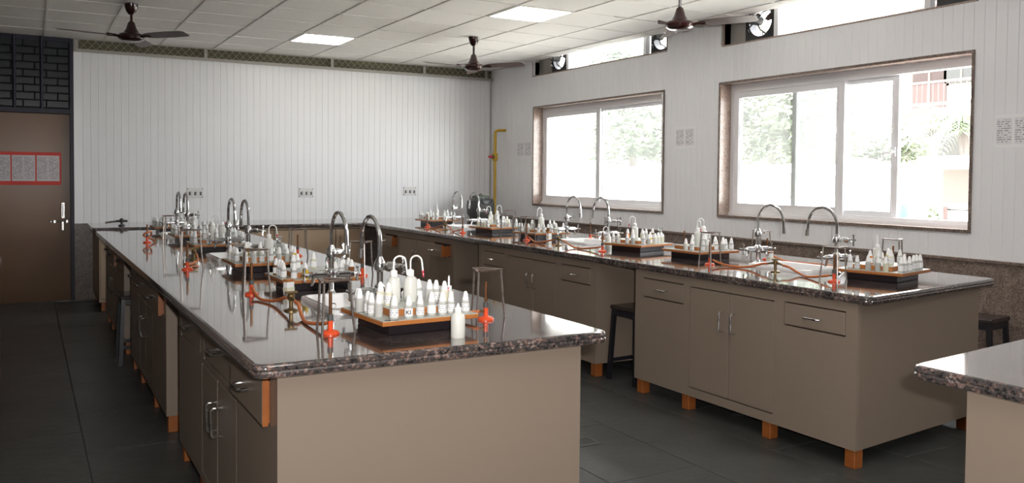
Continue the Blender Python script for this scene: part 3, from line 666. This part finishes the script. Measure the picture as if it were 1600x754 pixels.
# ------------------------------------------------------------------ things on the walls
for i, (x, z) in enumerate(((1.75, 1.215), (3.17, 1.215), (4.67, 1.235))):
    t = thing('socket_board', 'white socket board on the back wall, %s of three' % ['leftmost', 'middle', 'rightmost'][i], 'socket board', (x, YB, z), group='socket boards on the back wall')
    MB().box(0, .20, -.012, 0, 0, .125, c=.003).build('plate', SOCKW, t)
    for k in range(5): MB().box(.022 + k * .033, .047 + k * .033, -.017, -.011, .03, .075 + (k % 2) * .012, c=.002).build('socket', [SOCKD, SOCKW][k % 2], t)
    for a, c in ((.012, .012), (.188, .012), (.012, .113), (.188, .113)): MB().lathe([(.006, 0), (.006, .003)], 8, (a, -.015, c), axis='y').build('screw', DARKM, t)
for lab, y0, y1, z0, z1 in (('pair of printed sheets beside the yellow pipe', 10.63, 10.2, 1.78, 2.02), ('pair of printed sheets between the two windows', 7.2, 6.885, 1.835, 2.06), ('pair of printed sheets beyond the near end of wide window', 3.69, 3.42, 1.755, 1.985)):
    t = thing('notice', lab, 'notice', (XR, y0, z0), group='notices on the window wall'); L = y0 - y1
    MB().box(-.003, 0, -L, 0, 0, z1 - z0).build('backing', NOTICE if 0 else LABELP, t)
    for k in range(2):
        a, b = -L * (.04 + .48 * k), -L * (.48 + .48 * k)
        quad_uv('printed_sheet', NOTICE, [(-.0045, a, .02), (-.0045, b, .02), (-.0045, b, z1 - z0 - .02), (-.0045, a, z1 - z0 - .02)], t)
t = thing('gas_pipe', 'yellow gas pipe with valve in the back corner', 'pipe', (5.93, 11.0, 0))
MB().tube([(0, 0, TZ), (0, 0, 2.13), (.0, -.005, 2.165), (.03, -.02, 2.185), (.155, -.03, 2.19)], .021, 10).build('pipe', YEL, t)
MB().lathe([(.024, -.06), (.04, -.05), (.04, .05), (.024, .06)], 12, (0, 0, 1.80)).build('valve_body', YEL, t)
v = MB(); v.tube([(-.02, -.02, 1.80), (-.08, -.05, 1.80)], .016, 8); v.lathe([(.03, -.012), (.034, 0), (.03, .012)], 12, (-.06, -.04, 1.80), axis='x'); v.build('valve_stem', BRASS, t)
MB().tube([(-.08, -.05, 1.80), (-.14, -.08, 1.80)], .017, 8).build('valve_knob', REDP, t)
t = thing('storage_tank', 'dark grey round tank with lid in the back corner', 'tank', (5.62, 10.85, TZ))
MB().lathe([(0, 0), (.15, 0), (.19, .06), (.20, .16), (.19, .25), (.15, .285), (.0, .285)], 24, cap=False).build('tank_body', DGREY, t)
lid = MB().lathe([(.125, .285), (.125, .315), (.10, .33), (.03, .335), (0, .335)], 20, cap=False).build('lid', mat('grey_green_plastic', (.13, .14, .12), .5), t); MB().tube(arc((0, 0, .325), .022, 0, math.pi, 8, (1, 0, 0), (0, 0, 1)), .006, 6).build('knob', DGREY, lid)
MB().tube(arc((0, -.195, .285), .085, math.pi, 2 * math.pi, 10, (1, 0, 0), (0, 0, 1)), .006, 6).build('bail_handle', DARKM, t)
t = thing('clip_gadget', 'small black metal tap fitting on back counter', 'tap fitting', (.93, 10.62, TZ)); MB().lathe([(.035, 0), (.035, .012), (.012, .02), (.012, .05)], 12).build('base', DARKM, t); g = MB(); g.tube([(-.06, 0, .055), (.06, 0, .055)], .012, 8); g.lathe([(.022, .04), (.026, .06), (.014, .085)], 10); g.build('body', DARKM, t); MB().tube([(-.06, 0, .055), (-.17, 0, .04)], .012, 8).build('nozzle', STEEL, t)

# ------------------------------------------------------------------ sinks and taps
def rrect(hx, hy, r, z, n=4):
    out = []
    for cx, cy, a0 in ((hx - r, hy - r, 0), (-hx + r, hy - r, 90), (-hx + r, -hy + r, 180), (hx - r, -hy + r, 270)):
        for k in range(n + 1): a = math.radians(a0 + 90 * k / n); out.append((cx + r * math.cos(a), cy + r * math.sin(a), z))
    return out
def make_sink_mesh():
    rings = [rrect(.182, .272, .05, -.004), rrect(.182, .272, .05, .012), rrect(.176, .266, .046, .020), rrect(.160, .250, .04, .020), rrect(.152, .242, .036, .010), rrect(.142, .232, .04, -.10), rrect(.11, .20, .05, -.145), rrect(.03, .03, .028, -.15)]
    b = MB(); n = len(rings[0])
    for q in rings: b.v += q
    for i in range(len(rings) - 1):
        for k in range(n): b.f.append((i * n + k, i * n + (k + 1) % n, (i + 1) * n + (k + 1) % n, (i + 1) * n + k))
    b.f.append(tuple(range((len(rings) - 1) * n, len(rings) * n)))
    return b.mesh('basin', CERAM, .9)
SINK = make_sink_mesh(); DRAIN = MB().lathe([(.028, -.15), (.028, -.146), (.02, -.145), (.0, -.147)], 14, cap=False).mesh('drain', CHROME); OVER = MB().lathe([(.013, 0), (.013, .004), (0, .005)], 12, (-.02, .234, -.035), axis='y', cap=False).mesh('overflow', SOCKD)
for bx, yy, bn in ((XI, SI, 'island'), (XB, SB, 'window bench')):
    for i, y in enumerate(yy):
        t = thing('sink', 'white ceramic sink set in the %s, %s' % (bn, ['nearest the camera', 'middle of three', 'farthest from the camera'][i]), 'sink', (bx, y, TZ), group='white sinks in the worktops')
        kids(t, [('basin', SINK), ('drain', DRAIN), ('overflow', OVER)])
def cross_handle(c, axis, r=.03):
    b = MB(); c = Vector(c); A = Vector(axis); u = A.orthogonal().normalized(); v_ = A.cross(u)
    b.tube([c, c + A * .02], .009, 8)
    for k in range(4):
        a = math.pi / 4 + k * math.pi / 2; d_ = u * math.cos(a) + v_ * math.sin(a); b.tube([c + A * .018, c + A * .018 + d_ * r], [.006, .005], 6); e = c + A * .018 + d_ * r
        b.tube([e - d_ * .008, e - d_ * .004, e + d_ * .004, e + d_ * .008], [.003, .008, .008, .003], 6)
    return b
def make_faucet(s):
    """s = +1: spout reaches to +y, -1 to -y"""
    P_ = {}
    P_['base_flange'] = MB().lathe([(.032, 0), (.032, .008), (.02, .016), (.014, .03)], 16).mesh('base_flange', CHROME)
    P_['pillar'] = MB().lathe([(.0125, .02), (.0125, .075), (.022, .085), (.024, .105), (.022, .125), (.013, .135), (.013, .185), (.024, .195), (.026, .215), (.017, .235), (.010, .25)], 16).mesh('pillar', CHROME)
    rr = .115; zt = .30
    pts = [(0, 0, .24), (0, 0, zt)] + [tuple(p) for p in arc((0, s * rr, zt), rr, math.pi, 0, 12, (0, s, 0), (0, 0, 1))][1:] + [(0, s * (2 * rr + .006), zt - .06)]
    P_['gooseneck'] = MB().tube(pts, .0092, 10).mesh('gooseneck', CHROME)
    P_['spout_tip'] = MB().tube([(0, s * (2 * rr + .004), zt - .035), (0, s * (2 * rr + .007), zt - .075)], .0115, 10).mesh('spout_tip', STEEL)
    sub = []
    for nm, A, z_, L in (('tap_arm', Vector((1, 0, 0)), .105, .115), ('tap_arm', Vector((-1, 0, 0)), .105, .115), ('upper_arm', Vector((.8, -.6 * s, 0)), .213, .085)):
        b = MB(); o_ = Vector((0, 0, z_)); b.tube([o_, o_ + A * .03, o_ + A * .035, o_ + A * (L - .02), o_ + A * (L - .015), o_ + A * L], [.011, .011, .016, .016, .010, .009], 10)
        if nm == 'tap_arm': q = o_ + A * (L - .03); b.tube([q, q + Vector((0, 0, -.03)) + A * .005, q + Vector((0, 0, -.055)) + A * .015], [.011, .009, .007], 8)
        sub.append((nm, b.mesh(nm, CHROME), [('cross_handle', cross_handle(o_ + A * L, A).mesh('cross_handle', CHROME))]))
    return [(k, m_) for k, m_ in P_.items()] + sub
FA = {1: make_faucet(1), -1: make_faucet(-1)}
for bx, yy, bn in ((XI, SI, 'island'), (XB, SB, 'window bench')):
    for i, y in enumerate(yy):
        for s, e in ((-1, 'far'), (1, 'near')):
            t = thing('gooseneck_faucet', 'chrome gooseneck tap at the %s end of the %s %s sink' % (e, ['nearest', 'middle', 'farthest'][i], bn), 'faucet', (bx, y - s * .335, TZ), group='chrome gooseneck taps')
            kids(t, FA[s])

# ------------------------------------------------------------------ burners, tripods, gas taps, hoses
BU = [('base', MB().lathe([(.034, 0), (.034, .006), (.026, .012), (.012, .015), (0, .015)], 20, cap=False).mesh('base', RED)), ('stem', MB().lathe([(.010, .012), (.010, .055), (.0, .056)], 14, cap=False).mesh('stem', RED)),
      ('collar', MB().lathe([(.0112, .05), (.0112, .072), (.006, .074)], 12).mesh('collar', DGREY)), ('burner_tube', MB().lathe([(.0065, .07), (.0065, .158), (.0045, .158), (.0045, .12)], 12, cap=False).mesh('burner_tube', COPPER)), ('gas_inlet', MB().tube([(0, 0, .036), (-.0, .03, .036)], .005, 8).mesh('gas_inlet', BRASS))]
def burner(label, x, y, rz=0):
    t = thing('bunsen_burner', label, 'burner', (x, y, TZ), rz, 'red based bunsen burners'); kids(t, BU); return t
LEGM = mat('worn_steel_rod', (.34, .31, .29), .35, .8, noise=(60, .2, (.20, .16, .14)))
def tri_parts(h):
    a = [math.radians(90 + 120 * k) for k in range(3)]; P_ = [Vector((.072 * math.cos(q), .072 * math.sin(q), h)) for q in a]; b = MB()
    for k in range(3):
        p, q = P_[k], P_[(k + 1) % 3]; n_ = Vector((p.y - q.y, q.x - p.x, 0))  .normalized() * .010
        b.add([p + n_, p - n_, q - n_, q + n_] + [v_ + Vector((0, 0, -.006)) for v_ in (p + n_, p - n_, q - n_, q + n_)], [(0, 1, 2, 3), (7, 6, 5, 4), (0, 4, 5, 1), (2, 6, 7, 3), (0, 3, 7, 4), (1, 5, 6, 2)])
    out = [('top_ring', b.mesh('top_ring', IRON))]
    for k in range(3):
        d_ = Vector((math.cos(a[k]), math.sin(a[k]), 0)); l = MB().tube([P_[k] * .97 + Vector((0, 0, -.003 + (h * .03))) - Vector((0, 0, h * .03)), d_ * .078 + Vector((0, 0, h * .4)), d_ * .088 + Vector((0, 0, .0))], .0048, 8)
        out.append(('leg', l.mesh('leg', LEGM)))
    return out
TP = {h: tri_parts(h) for h in (.18, .205, .225, .25)}
def tripod(label, x, y, h=.205, rz=0):
    t = thing('tripod_stand', label, 'tripod', (x, y, TZ), rz, 'iron tripod stands'); kids(t, TP[h])
GT = [('base_plate', MB().lathe([(.03, 0), (.03, .005), (.012, .012)], 14).mesh('base_plate', BRASS)), ('post', MB().lathe([(.009, .008), (.009, .045), (.016, .05), (.016, .072), (.006, .078)], 12).mesh('post', BRASS)),
      ('nozzle', MB().tube([(0, .01, .058), (0, .035, .056), (0, .075, .048)], [.009, .007, .0045], 8).mesh('nozzle', BRASS)), ('nozzle', MB().tube([(0, -.01, .058), (0, -.035, .056), (0, -.075, .048)], [.009, .007, .0045], 8).mesh('nozzle', BRASS)),
      ('lever', MB().box(-.028, .028, -.006, .006, .076, .086, c=.002).mesh('lever', BRASS))]
def gas_tap(label, x, y):
    t = thing('gas_tap', label, 'gas tap', (x, y, TZ), group='brass double gas taps'); kids(t, GT)
def hose(label, pts, r=.0075):
    o = MB().tube(smooth_path([(x, y, TZ + z) for x, y, z in pts], 7), r, 8).build('rubber_hose', RUBBER); tag(o, label, 'hose', 'orange rubber gas hoses'); return o
def gas_set(bn, which, tx, ty, b1, b2, tri1, tri2, h1=.205, h2=.225):
    gas_tap('brass gas tap beside the %s %s sink' % (which, bn), tx, ty)
    for (bx, by), s, e, tri, h in ((b1, -1, 'near', tri1, h1), (b2, 1, 'far', tri2, h2)):
        if (bx, by) == (0, 0): continue
        burner('red burner at the %s side of the %s %s gas tap' % (e, which, bn), bx, by, 0 if s < 0 else math.pi)
        if tri: tripod('iron tripod over the burner at %s side of %s %s gas tap' % (e, which, bn), bx + .004, by, h, .35)
        ye = ty + s * .075; yb_ = by - s * .03
        hose('orange hose running to the %s burner of the %s %s tap' % (e, which, bn), [(tx, ye - s * .012, .0485), (tx, ye + s * .04, .042), (tx - .02, ye + s * (abs(yb_ - ye) * .33), .014), ((tx + bx) / 2 - .03, (ye * .4 + yb_ * .6), .0085), (bx - .006, yb_ - s * .05, .026), (bx, yb_ - s * .006, .036)])
gas_set('island', 'nearest', 1.0, 3.72, (.985, 3.116), (.962, 4.309), 1, 1)
gas_set('island', 'middle', 1.0, 6.22, (.863, 5.61), (0, 0), 1, 0, h1=.25)
gas_set('window bench', 'nearest', 4.16, 3.93, (4.074, 3.40), (4.09, 4.46), 1, 1)
gas_set('window bench', 'middle', 4.0, 6.25, (4.015, 5.62), (4.06, 6.90), 0, 1)
gas_set('window bench', 'farthest', 4.0, 8.56, (3.967, 8.06), (4.03, 9.12), 0, 0)
burner('lone red burner with coiled hose at far end of island', .895, 7.943)
hose('short orange hose coiled round the lone far island burner', [(.895, 7.975, .036), (.93, 8.0, .06), (.925, 7.935, .095), (.88, 7.915, .085), (.87, 7.96, .06), (.93, 7.985, .03), (.96, 7.95, .009)])
burner('red burner under the tripod at near right island corner', 1.655, 3.14, 1.5); tripod('iron tripod over the burner at near right island corner', 1.68, 3.20, .205, .2)
hose('orange hose lying behind the near island rack', [(1.625, 3.14, .036), (1.60, 3.17, .03), (1.52, 3.36, .0085), (1.5, 3.45, .0085)])
burner('red burner under tripod beyond the second island rack', 1.72, 4.83); tripod('iron tripod right of the second island rack', 1.72, 4.84, .205, .9)
burner('red burner under tripod right of the middle island sink', 1.72, 6.22); tripod('iron tripod right of the middle island sink', 1.70, 6.2, .205, .4)
tripod('tall iron tripod left of the fifth island rack', 1.02, 7.55, .25, .3)
burner('red burner behind the nearest window bench sink', 4.74, 4.56, 3.1); tripod('iron tripod behind the nearest window bench sink', 4.84, 4.72, .205, .2)
hose('orange hose along the window side of nearest bench sink', [(4.74, 4.53, .036), (4.73, 4.48, .03), (4.72, 4.35, .0085), (4.75, 4.1, .0085), (4.73, 3.95, .0085), (4.70, 3.82, .0085)])
tripod('iron tripod behind the nearest window bench rack', 5.0, 3.69, .205, .5); burner('red burner under tripod behind nearest window bench rack', 5.0, 3.70)
burner('red burner behind the middle window bench sink', 4.74, 6.84); hose('orange hose along the window side of middle bench sink', [(4.74, 6.81, .036), (4.75, 6.76, .03), (4.78, 6.6, .0085), (4.75, 6.4, .0085)])
tripod('iron tripod on the window side of middle bench sink', 4.95, 6.80, .205, .2); tripod('iron tripod standing behind the far burner of middle tap', 4.02, 7.16, .225, 1.0)
burner('red burner right of the fourth window bench rack', 4.72, 7.75); tripod('iron tripod on the window side of farthest bench sink', 4.9, 8.73, .205, .2)
burner('red burner right of the third window bench rack', 4.76, 5.5)

# ------------------------------------------------------------------ reagent racks and bottles
SCRIB = paper('handwritten_label', (.80, .80, .80), (.42, .42, .45), 4, 1)
RACK = [('base', MB().box(-.152, .152, -.152, .152, 0, .043, c=.003).mesh('base', DARKB)),
        ('lower_board', MB().box(-.203, .203, -.203, .203, .043, .060, c=.002).mesh('lower_board', TRAYW), [('board_face', MB().box(-.2005, .2005, -.2005, .2005, .0595, .0620).mesh('board_face', TRAYT))]),
        ('upper_tier', MB().box(-.13, .148, -.112, .14, .062, .088, c=.002).mesh('upper_tier', TRAYW), [('board_face', MB().box(-.128, .146, -.110, .138, .0875, .0900).mesh('board_face', TRAYT))])]
BR = .0150
DB_PROF = [(0, 0), (BR - .001, 0), (BR, .002), (BR, .043), (BR - .003, .047), (.0085, .049), (.0085, .052)]
CAP_PROF = [(.0118, .0465), (.0118, .056), (.0098, .059), (.0092, .066), (.0065, .076), (.004, .0800), (0, .0805)]
BODY = {k: MB().lathe(DB_PROF, 12, cap=False).mesh('bottle_body', m_) for k, m_ in (('w', mat('cloudy_bottle_plastic', (.50, .50, .48), .22)), ('y', LIQY), ('o', LIQO), ('b', LIQB), ('g', LIQG))}
CAP = MB().lathe(CAP_PROF, 12, cap=False).mesh('cap', CAPW)
def label_mesh(m_):
    b = MB(); n = 10; z0_, z1_ = .008, .036; r_ = BR + .0004; uv = []
    for k in range(n):
        a0, a1 = [math.radians(-120 - 105 + 210 * q / n) for q in (k, k + 1)]
        b.add([(r_ * math.cos(a0), r_ * math.sin(a0), z0_), (r_ * math.cos(a1), r_ * math.sin(a1), z0_), (r_ * math.cos(a1), r_ * math.sin(a1), z1_), (r_ * math.cos(a0), r_ * math.sin(a0), z1_)], [(0, 1, 2, 3)])
        uv += [(k / n, 0), ((k + 1) / n, 0), ((k + 1) / n, 1), (k / n, 1)]
    b.uv = uv; return b.mesh('paper_label', m_)
LABS = [label_mesh(SCRIB), label_mesh(LABELP)]
def bottle(label, group, loc, kind='w', lab=0, sc=1., text=None):
    t = thing('dropper_bottle', label, 'bottle', loc, random.uniform(-.3, .3) if not text else 0, group)
    if sc != 1: t.scale = (sc, sc, sc)
    kids(t, [('bottle_body', BODY[kind]), ('cap', CAP)])
    if lab is not None:
        lo = link('paper_label', LABS[lab], t)
        if text:
            c = bpy.data.curves.new('lettering', 'FONT'); c.body = text; c.size = .020; c.offset = .0004; c.align_x = 'CENTER'; c.align_y = 'CENTER'; c.extrude = .0002; c.materials.append(INK)
            tmp = bpy.data.objects.new('lettering_source', c); COL.objects.link(tmp); me_ = bpy.data.meshes.new_from_object(tmp.evaluated_get(bpy.context.evaluated_depsgraph_get())); bpy.data.objects.remove(tmp)
            o_ = link('lettering', me_, lo, ((BR + .0008) * math.cos(math.radians(-115)), (BR + .0008) * math.sin(math.radians(-115)), .022)); o_.rotation_euler = (math.pi / 2, 0, math.radians(-25))
    return t
WB_ = {}
def wash_parts(dx, dy, tip):
    k = (dx, dy, tip)
    if k in WB_: return WB_[k]
    body = MB().lathe([(0, 0), (.026, 0), (.0275, .003), (.0275, .082), (.024, .094), (.013, .102), (.012, .108)], 18, cap=False).mesh('bottle_body', HDPE)
    cap = MB().lathe([(.0145, .104), (.0145, .124), (.011, .127), (.006, .130), (0, .130)], 16, cap=False).mesh('cap', CAPW)
    u = Vector((dx, dy, 0)); R0 = .024; pts = [Vector((0, 0, .128)), Vector((0, 0, .155))] + arc(u * R0 + Vector((0, 0, .160)), R0, math.pi, 0, 8, u, (0, 0, 1)) + [u * (2 * R0 + .003) + Vector((0, 0, .135)), u * (2 * R0 + .006) + Vector((0, 0, .11))]
    tube = MB().tube(pts, .0036, 8).mesh('bent_tube', CAPW); out = [('bottle_body', body), ('cap', cap), ('bent_tube', tube)]
    if tip: out.append(('red_tip', MB().tube([u * (2 * R0 + .004) + Vector((0, 0, .125)), u * (2 * R0 + .007) + Vector((0, 0, .10))], [.005, .0025], 8).mesh('red_tip', REDP)))
    WB_[k] = out; return out
def wash(label, loc, dx, dy, tip=False, sc=1.):
    t = thing('wash_bottle', label, 'wash bottle', loc, group='plastic wash bottles'); kids(t, wash_parts(dx, dy, tip))
    if sc != 1: t.scale = (sc, sc, sc)
ORD = ['first', 'second', 'third', 'fourth', 'fifth', 'sixth', 'seventh', 'eighth']
R1 = 'rack nearest the camera on the island'
racks = [  # x, y, rot, phrase, ordinals?
    (1.312, 3.145, .06, 'rack nearest the camera on the island', 1), (1.32, 4.50, .0, 'second island rack beyond the nearest sink', 1), (1.275, 5.43, .0, 'third island rack before the middle sink', 0),
    (1.29, 6.96, .0, 'fourth island rack beyond the middle sink', 0), (1.31, 8.08, .0, 'fifth island rack before the farthest sink', 0), (1.31, 9.40, 0, 'last island rack by the back counter', 0),
    (4.48, 3.385, .24, 'rack nearest the camera on the window bench', 1), (4.41, 4.915, .04, 'second window bench rack beyond the nearest sink', 1), (4.37, 5.62, .22, 'third window bench rack before the middle sink', 1),
    (4.36, 7.14, .06, 'fourth window bench rack beyond the middle sink', 0), (4.365, 8.08, .14, 'fifth window bench rack before the farthest sink', 0), (4.42, 9.70, .05, 'last window bench rack by the back wall', 0)]
RES = {1: [(.10, -.05, .036)], 2: [(.06, .05, .03), (.11, -.02, .036)], 3: [(-.03, .05, .03), (.05, .05, .03)], 4: [(0, .06, .03)], 6: [(.03, .05, .03)], 7: [(.02, .05, .03), (.085, .05, .033)], 8: [(.03, .06, .03), (.178, -.12, .04)], 9: [(.05, .06, .033)], 10: [(-.03, .05, .03), (.06, .05, .032)], 11: [(.02, .05, .03)]}
SP = ['nearest island rack', 'second island rack', 'third island rack', 'fourth island rack', 'fifth island rack', 'last island rack', 'nearest window bench rack', 'second window bench rack', 'third window bench rack', 'fourth window bench rack', 'fifth window bench rack', 'last window bench rack']
FRONT = [(-.15, -.185), (-.095, -.19), (-.04, -.18), (.02, -.165), (.075, -.175), (.125, -.165), (.175, -.17)]
LEFT = [(-.186, -.10), (-.188, -.045), (-.180, .015), (-.188, .075), (-.185, .13)]
UPPER = [(-.105, -.02), (-.075, .05), (.035, .065), (.085, -.015), (.125, .02), (.13, -.06), (-.02, -.06)]
RIGHT = [(.19, -.06), (.19, .02), (.188, .09)]
def rack_pos(x, y, rot, dx, dy, z):
    c, s = math.cos(rot), math.sin(rot); dx *= .925; dy *= .925; return (x + c * dx - s * dy, y + s * dx + c * dy, z)
for ri, (x, y, rot, ph, ords) in enumerate(racks):
    t = thing('reagent_rack', 'two-tier wooden ' + ph.replace('rack', 'reagent rack') if ri != 0 else 'two-tier wooden reagent rack nearest the camera on the island', 'rack', (x, y, TZ), rot, 'two-tier wooden reagent racks'); kids(t, RACK)
    rs = random.Random(100 + ri)
    ZL, ZU = TZ + .062, TZ + .090
    gname = 'dropper bottles in the ' + ph
    def put(row, rows, zz, rowname):
        rows = [q for q in rows if all((q[0] - a) ** 2 + (q[1] - b) ** 2 > (c_ + .024) ** 2 for a, b, c_ in RES.get(ri, ())) or ri == 0]
        pos = sorted([(dx + rs.uniform(-.007, .007), dy + rs.uniform(-.007, .007)) for dx, dy in rows], key=lambda q: q[0] if row != 'left' and row != 'right' else q[1])
        for k, (dx, dy) in enumerate(pos):
            kind = rs.choices(['w', 'y', 'o', 'b', 'g'], [14, .7, .5, .7, 2])[0]; lab = rs.choice([0, 0, 1, None]); txt = None
            if ri == 0:
                kind = 'w' if row != 'upper' else rs.choice(['w', 'w', 'g'])
                if row == 'front': lab = 1 if k == 3 else 0
                if row == 'front' and k == 1: txt = 'KI'; lab = 1
                if row == 'left': lab = [None, 0, 1, None, 1][k % 5]
            if txt: L_ = 'white-capped dropper bottle lettered KI in the ' + SP[ri]
            elif True: L_ = 'dropper bottle, %s from %s in %s of %s' % (ORD[k], 'front' if row in ('left', 'right') else 'left', rowname, SP[ri])
            else: L_ = 'white-capped dropper bottle in the ' + ph
            bottle(L_, gname, rack_pos(x, y, rot, dx, dy, zz), kind, lab, rs.uniform(1.02, 1.13), txt)
    fr_ = [p for p in FRONT if ri in (0, 6) or rs.random() < .9]; put('front', fr_, ZL, 'front row')
    put('left', [p for p in LEFT if ri in (0,) or rs.random() < .85], ZL, 'left column')
    if ri != 0: put('right', [p for p in RIGHT if rs.random() < .8], ZL, 'right column')
    put('upper', [p for p in UPPER if ri == 0 or rs.random() < .8] if ri != 0 else [(-.125, .02), (-.10, -.02), (.075, .06), (.10, .0), (.13, .0), (.14, -.07)], ZU, 'upper tier')
    for q in range(6 if ri < 2 else 0): MB().lathe([(.013, 0), (.013, .0006), (0, .0006)], 10, (rs.uniform(-.02, .15) if q > 1 else -.175 + q * .03, rs.uniform(-.1, -.05) if q > 1 else -.186,   .0902 if q > 1 else .0622), cap=False).build('bottle_hole', DARKM, t)
def on(ri, dx, dy, up=1): x, y, rot = racks[ri][:3]; return rack_pos(x, y, rot, dx, dy, TZ + (.090 if up else .062))
wash('left plastic wash bottle on the nearest island rack', on(0, -.045, .055), .95, -.3)
wash('plastic wash bottle with red tip on the nearest island rack', on(0, .03, .045), .75, -.66, True)
wash('small wash bottle at the right end of nearest island rack', on(0, .175, -.04, 0), -.5, -.86, True, .72)
wash('wash bottle with red tip on the third island rack', on(2, .06, .05), .9, -.4, True)
wash('wash bottle on the fourth island rack', on(3, -.03, .05), .95, -.3); wash('wash bottle with red tip on the fourth island rack', on(3, .05, .05), .6, .8, True)
wash('wash bottle on the fifth island rack', on(4, 0, .06), .95, -.3)
wash('wash bottle with red tip on second window bench rack', on(7, .02, .05), -.3, -.95, True); wash('taller wash bottle on the second window bench rack', on(7, .085, .05), -.95, .3, False, 1.08)
wash('wash bottle with red tip on third window bench rack', on(8, .03, .06), -.95, .3, True)
wash('wash bottle on the fourth window bench rack', on(9, .05, .06), -.95, -.2, False, 1.1)
wash('left wash bottle on the fifth window bench rack', on(10, -.03, .05), -.95, .2, True); wash('right wash bottle on the fifth window bench rack', on(10, .06, .05), .95, -.2, False, 1.05)
wash('wash bottle with red tip standing beside middle bench sink', (4.33, 5.98, TZ), -.9, .3, True, .95)
def nozzle_bottle(label, loc, long=False, sc=1., m_=HDPE):
    t = thing('squeeze_bottle', label, 'squeeze bottle', loc, group='upright squeeze bottles')
    MB().lathe([(0, 0), (.025, 0), (.0265, .003), (.0265, .075), (.023, .086), (.013, .092), (.012, .098)], 20, cap=False).build('bottle_body', m_, t)
    MB().lathe([(.0135, .094), (.0135, .108), (.008, .112), (.006, .118), (.003, .17 if long else .126), (0, .171 if long else .127)], 16, cap=False).build('nozzle_cap', CAPW, t); t.scale = (sc, sc, sc)
nozzle_bottle('plain white squeeze bottle standing alone on island corner', (1.379, 2.836, TZ))
nozzle_bottle('squeeze bottle with long nozzle on nearest window bench rack', on(6, .03, .05), True); nozzle_bottle('squeeze bottle with long nozzle on the last window bench rack', on(11, .02, .05), True)
def glass_bottle(label, loc, stop, sc=1.):
    t = thing('reagent_bottle', label, 'glass bottle', loc, group='clear glass reagent bottles'); MB().lathe([(0, 0), (.03, 0), (.033, .004), (.033, .05), (.028, .066), (.013, .078), (.012, .095), (.018, .099), (.018, .102), (.0135, .102)], 20, cap=False).build('bottle_body', CLEAR, t)
    MB().lathe([(.011, .09), (.012, .103), (.024, .110), (.024, .114), (0, .115)], 16, cap=False).build('stopper', stop, t); t.scale = (sc, sc, sc)
GREENP = mat('green_glass_stopper', (.12, .22, .17), .1)
glass_bottle('round glass bottle with flat stopper on second island rack', on(1, .10, -.05), GREENP); glass_bottle('glass bottle with flat stopper on the third island rack', on(2, .11, -.02), CLEAR)
glass_bottle('clear glass stoppered bottle right of third bench rack', on(8, .165, -.12, 0), CLEAR, 1.05)

# small cartons left beside the sinks
for lab, loc, rz in (('small white carton beside the far tap of nearest island sink', (1.12, 4.21, TZ), .4), ('small white carton beside the far tap of middle bench sink', (4.27, 6.84, TZ), .3), ('small white carton behind the far tap of nearest bench sink', (4.60, 4.40, TZ), .2)):
    t = thing('soap_carton', lab, 'carton', loc, rz, 'small cartons by the sinks')
    MB().box(-.022, .022, -.016, .016, 0, .075, c=.002).build('carton_body', LABELP, t); MB().box(-.0226, .0226, -.0166, .0166, .022, .04).build('printed_band', LIQG, t); MB().box(-.023, .023, -.017, .017, .066, .080, c=.002).build('lid', TRAYW, t)
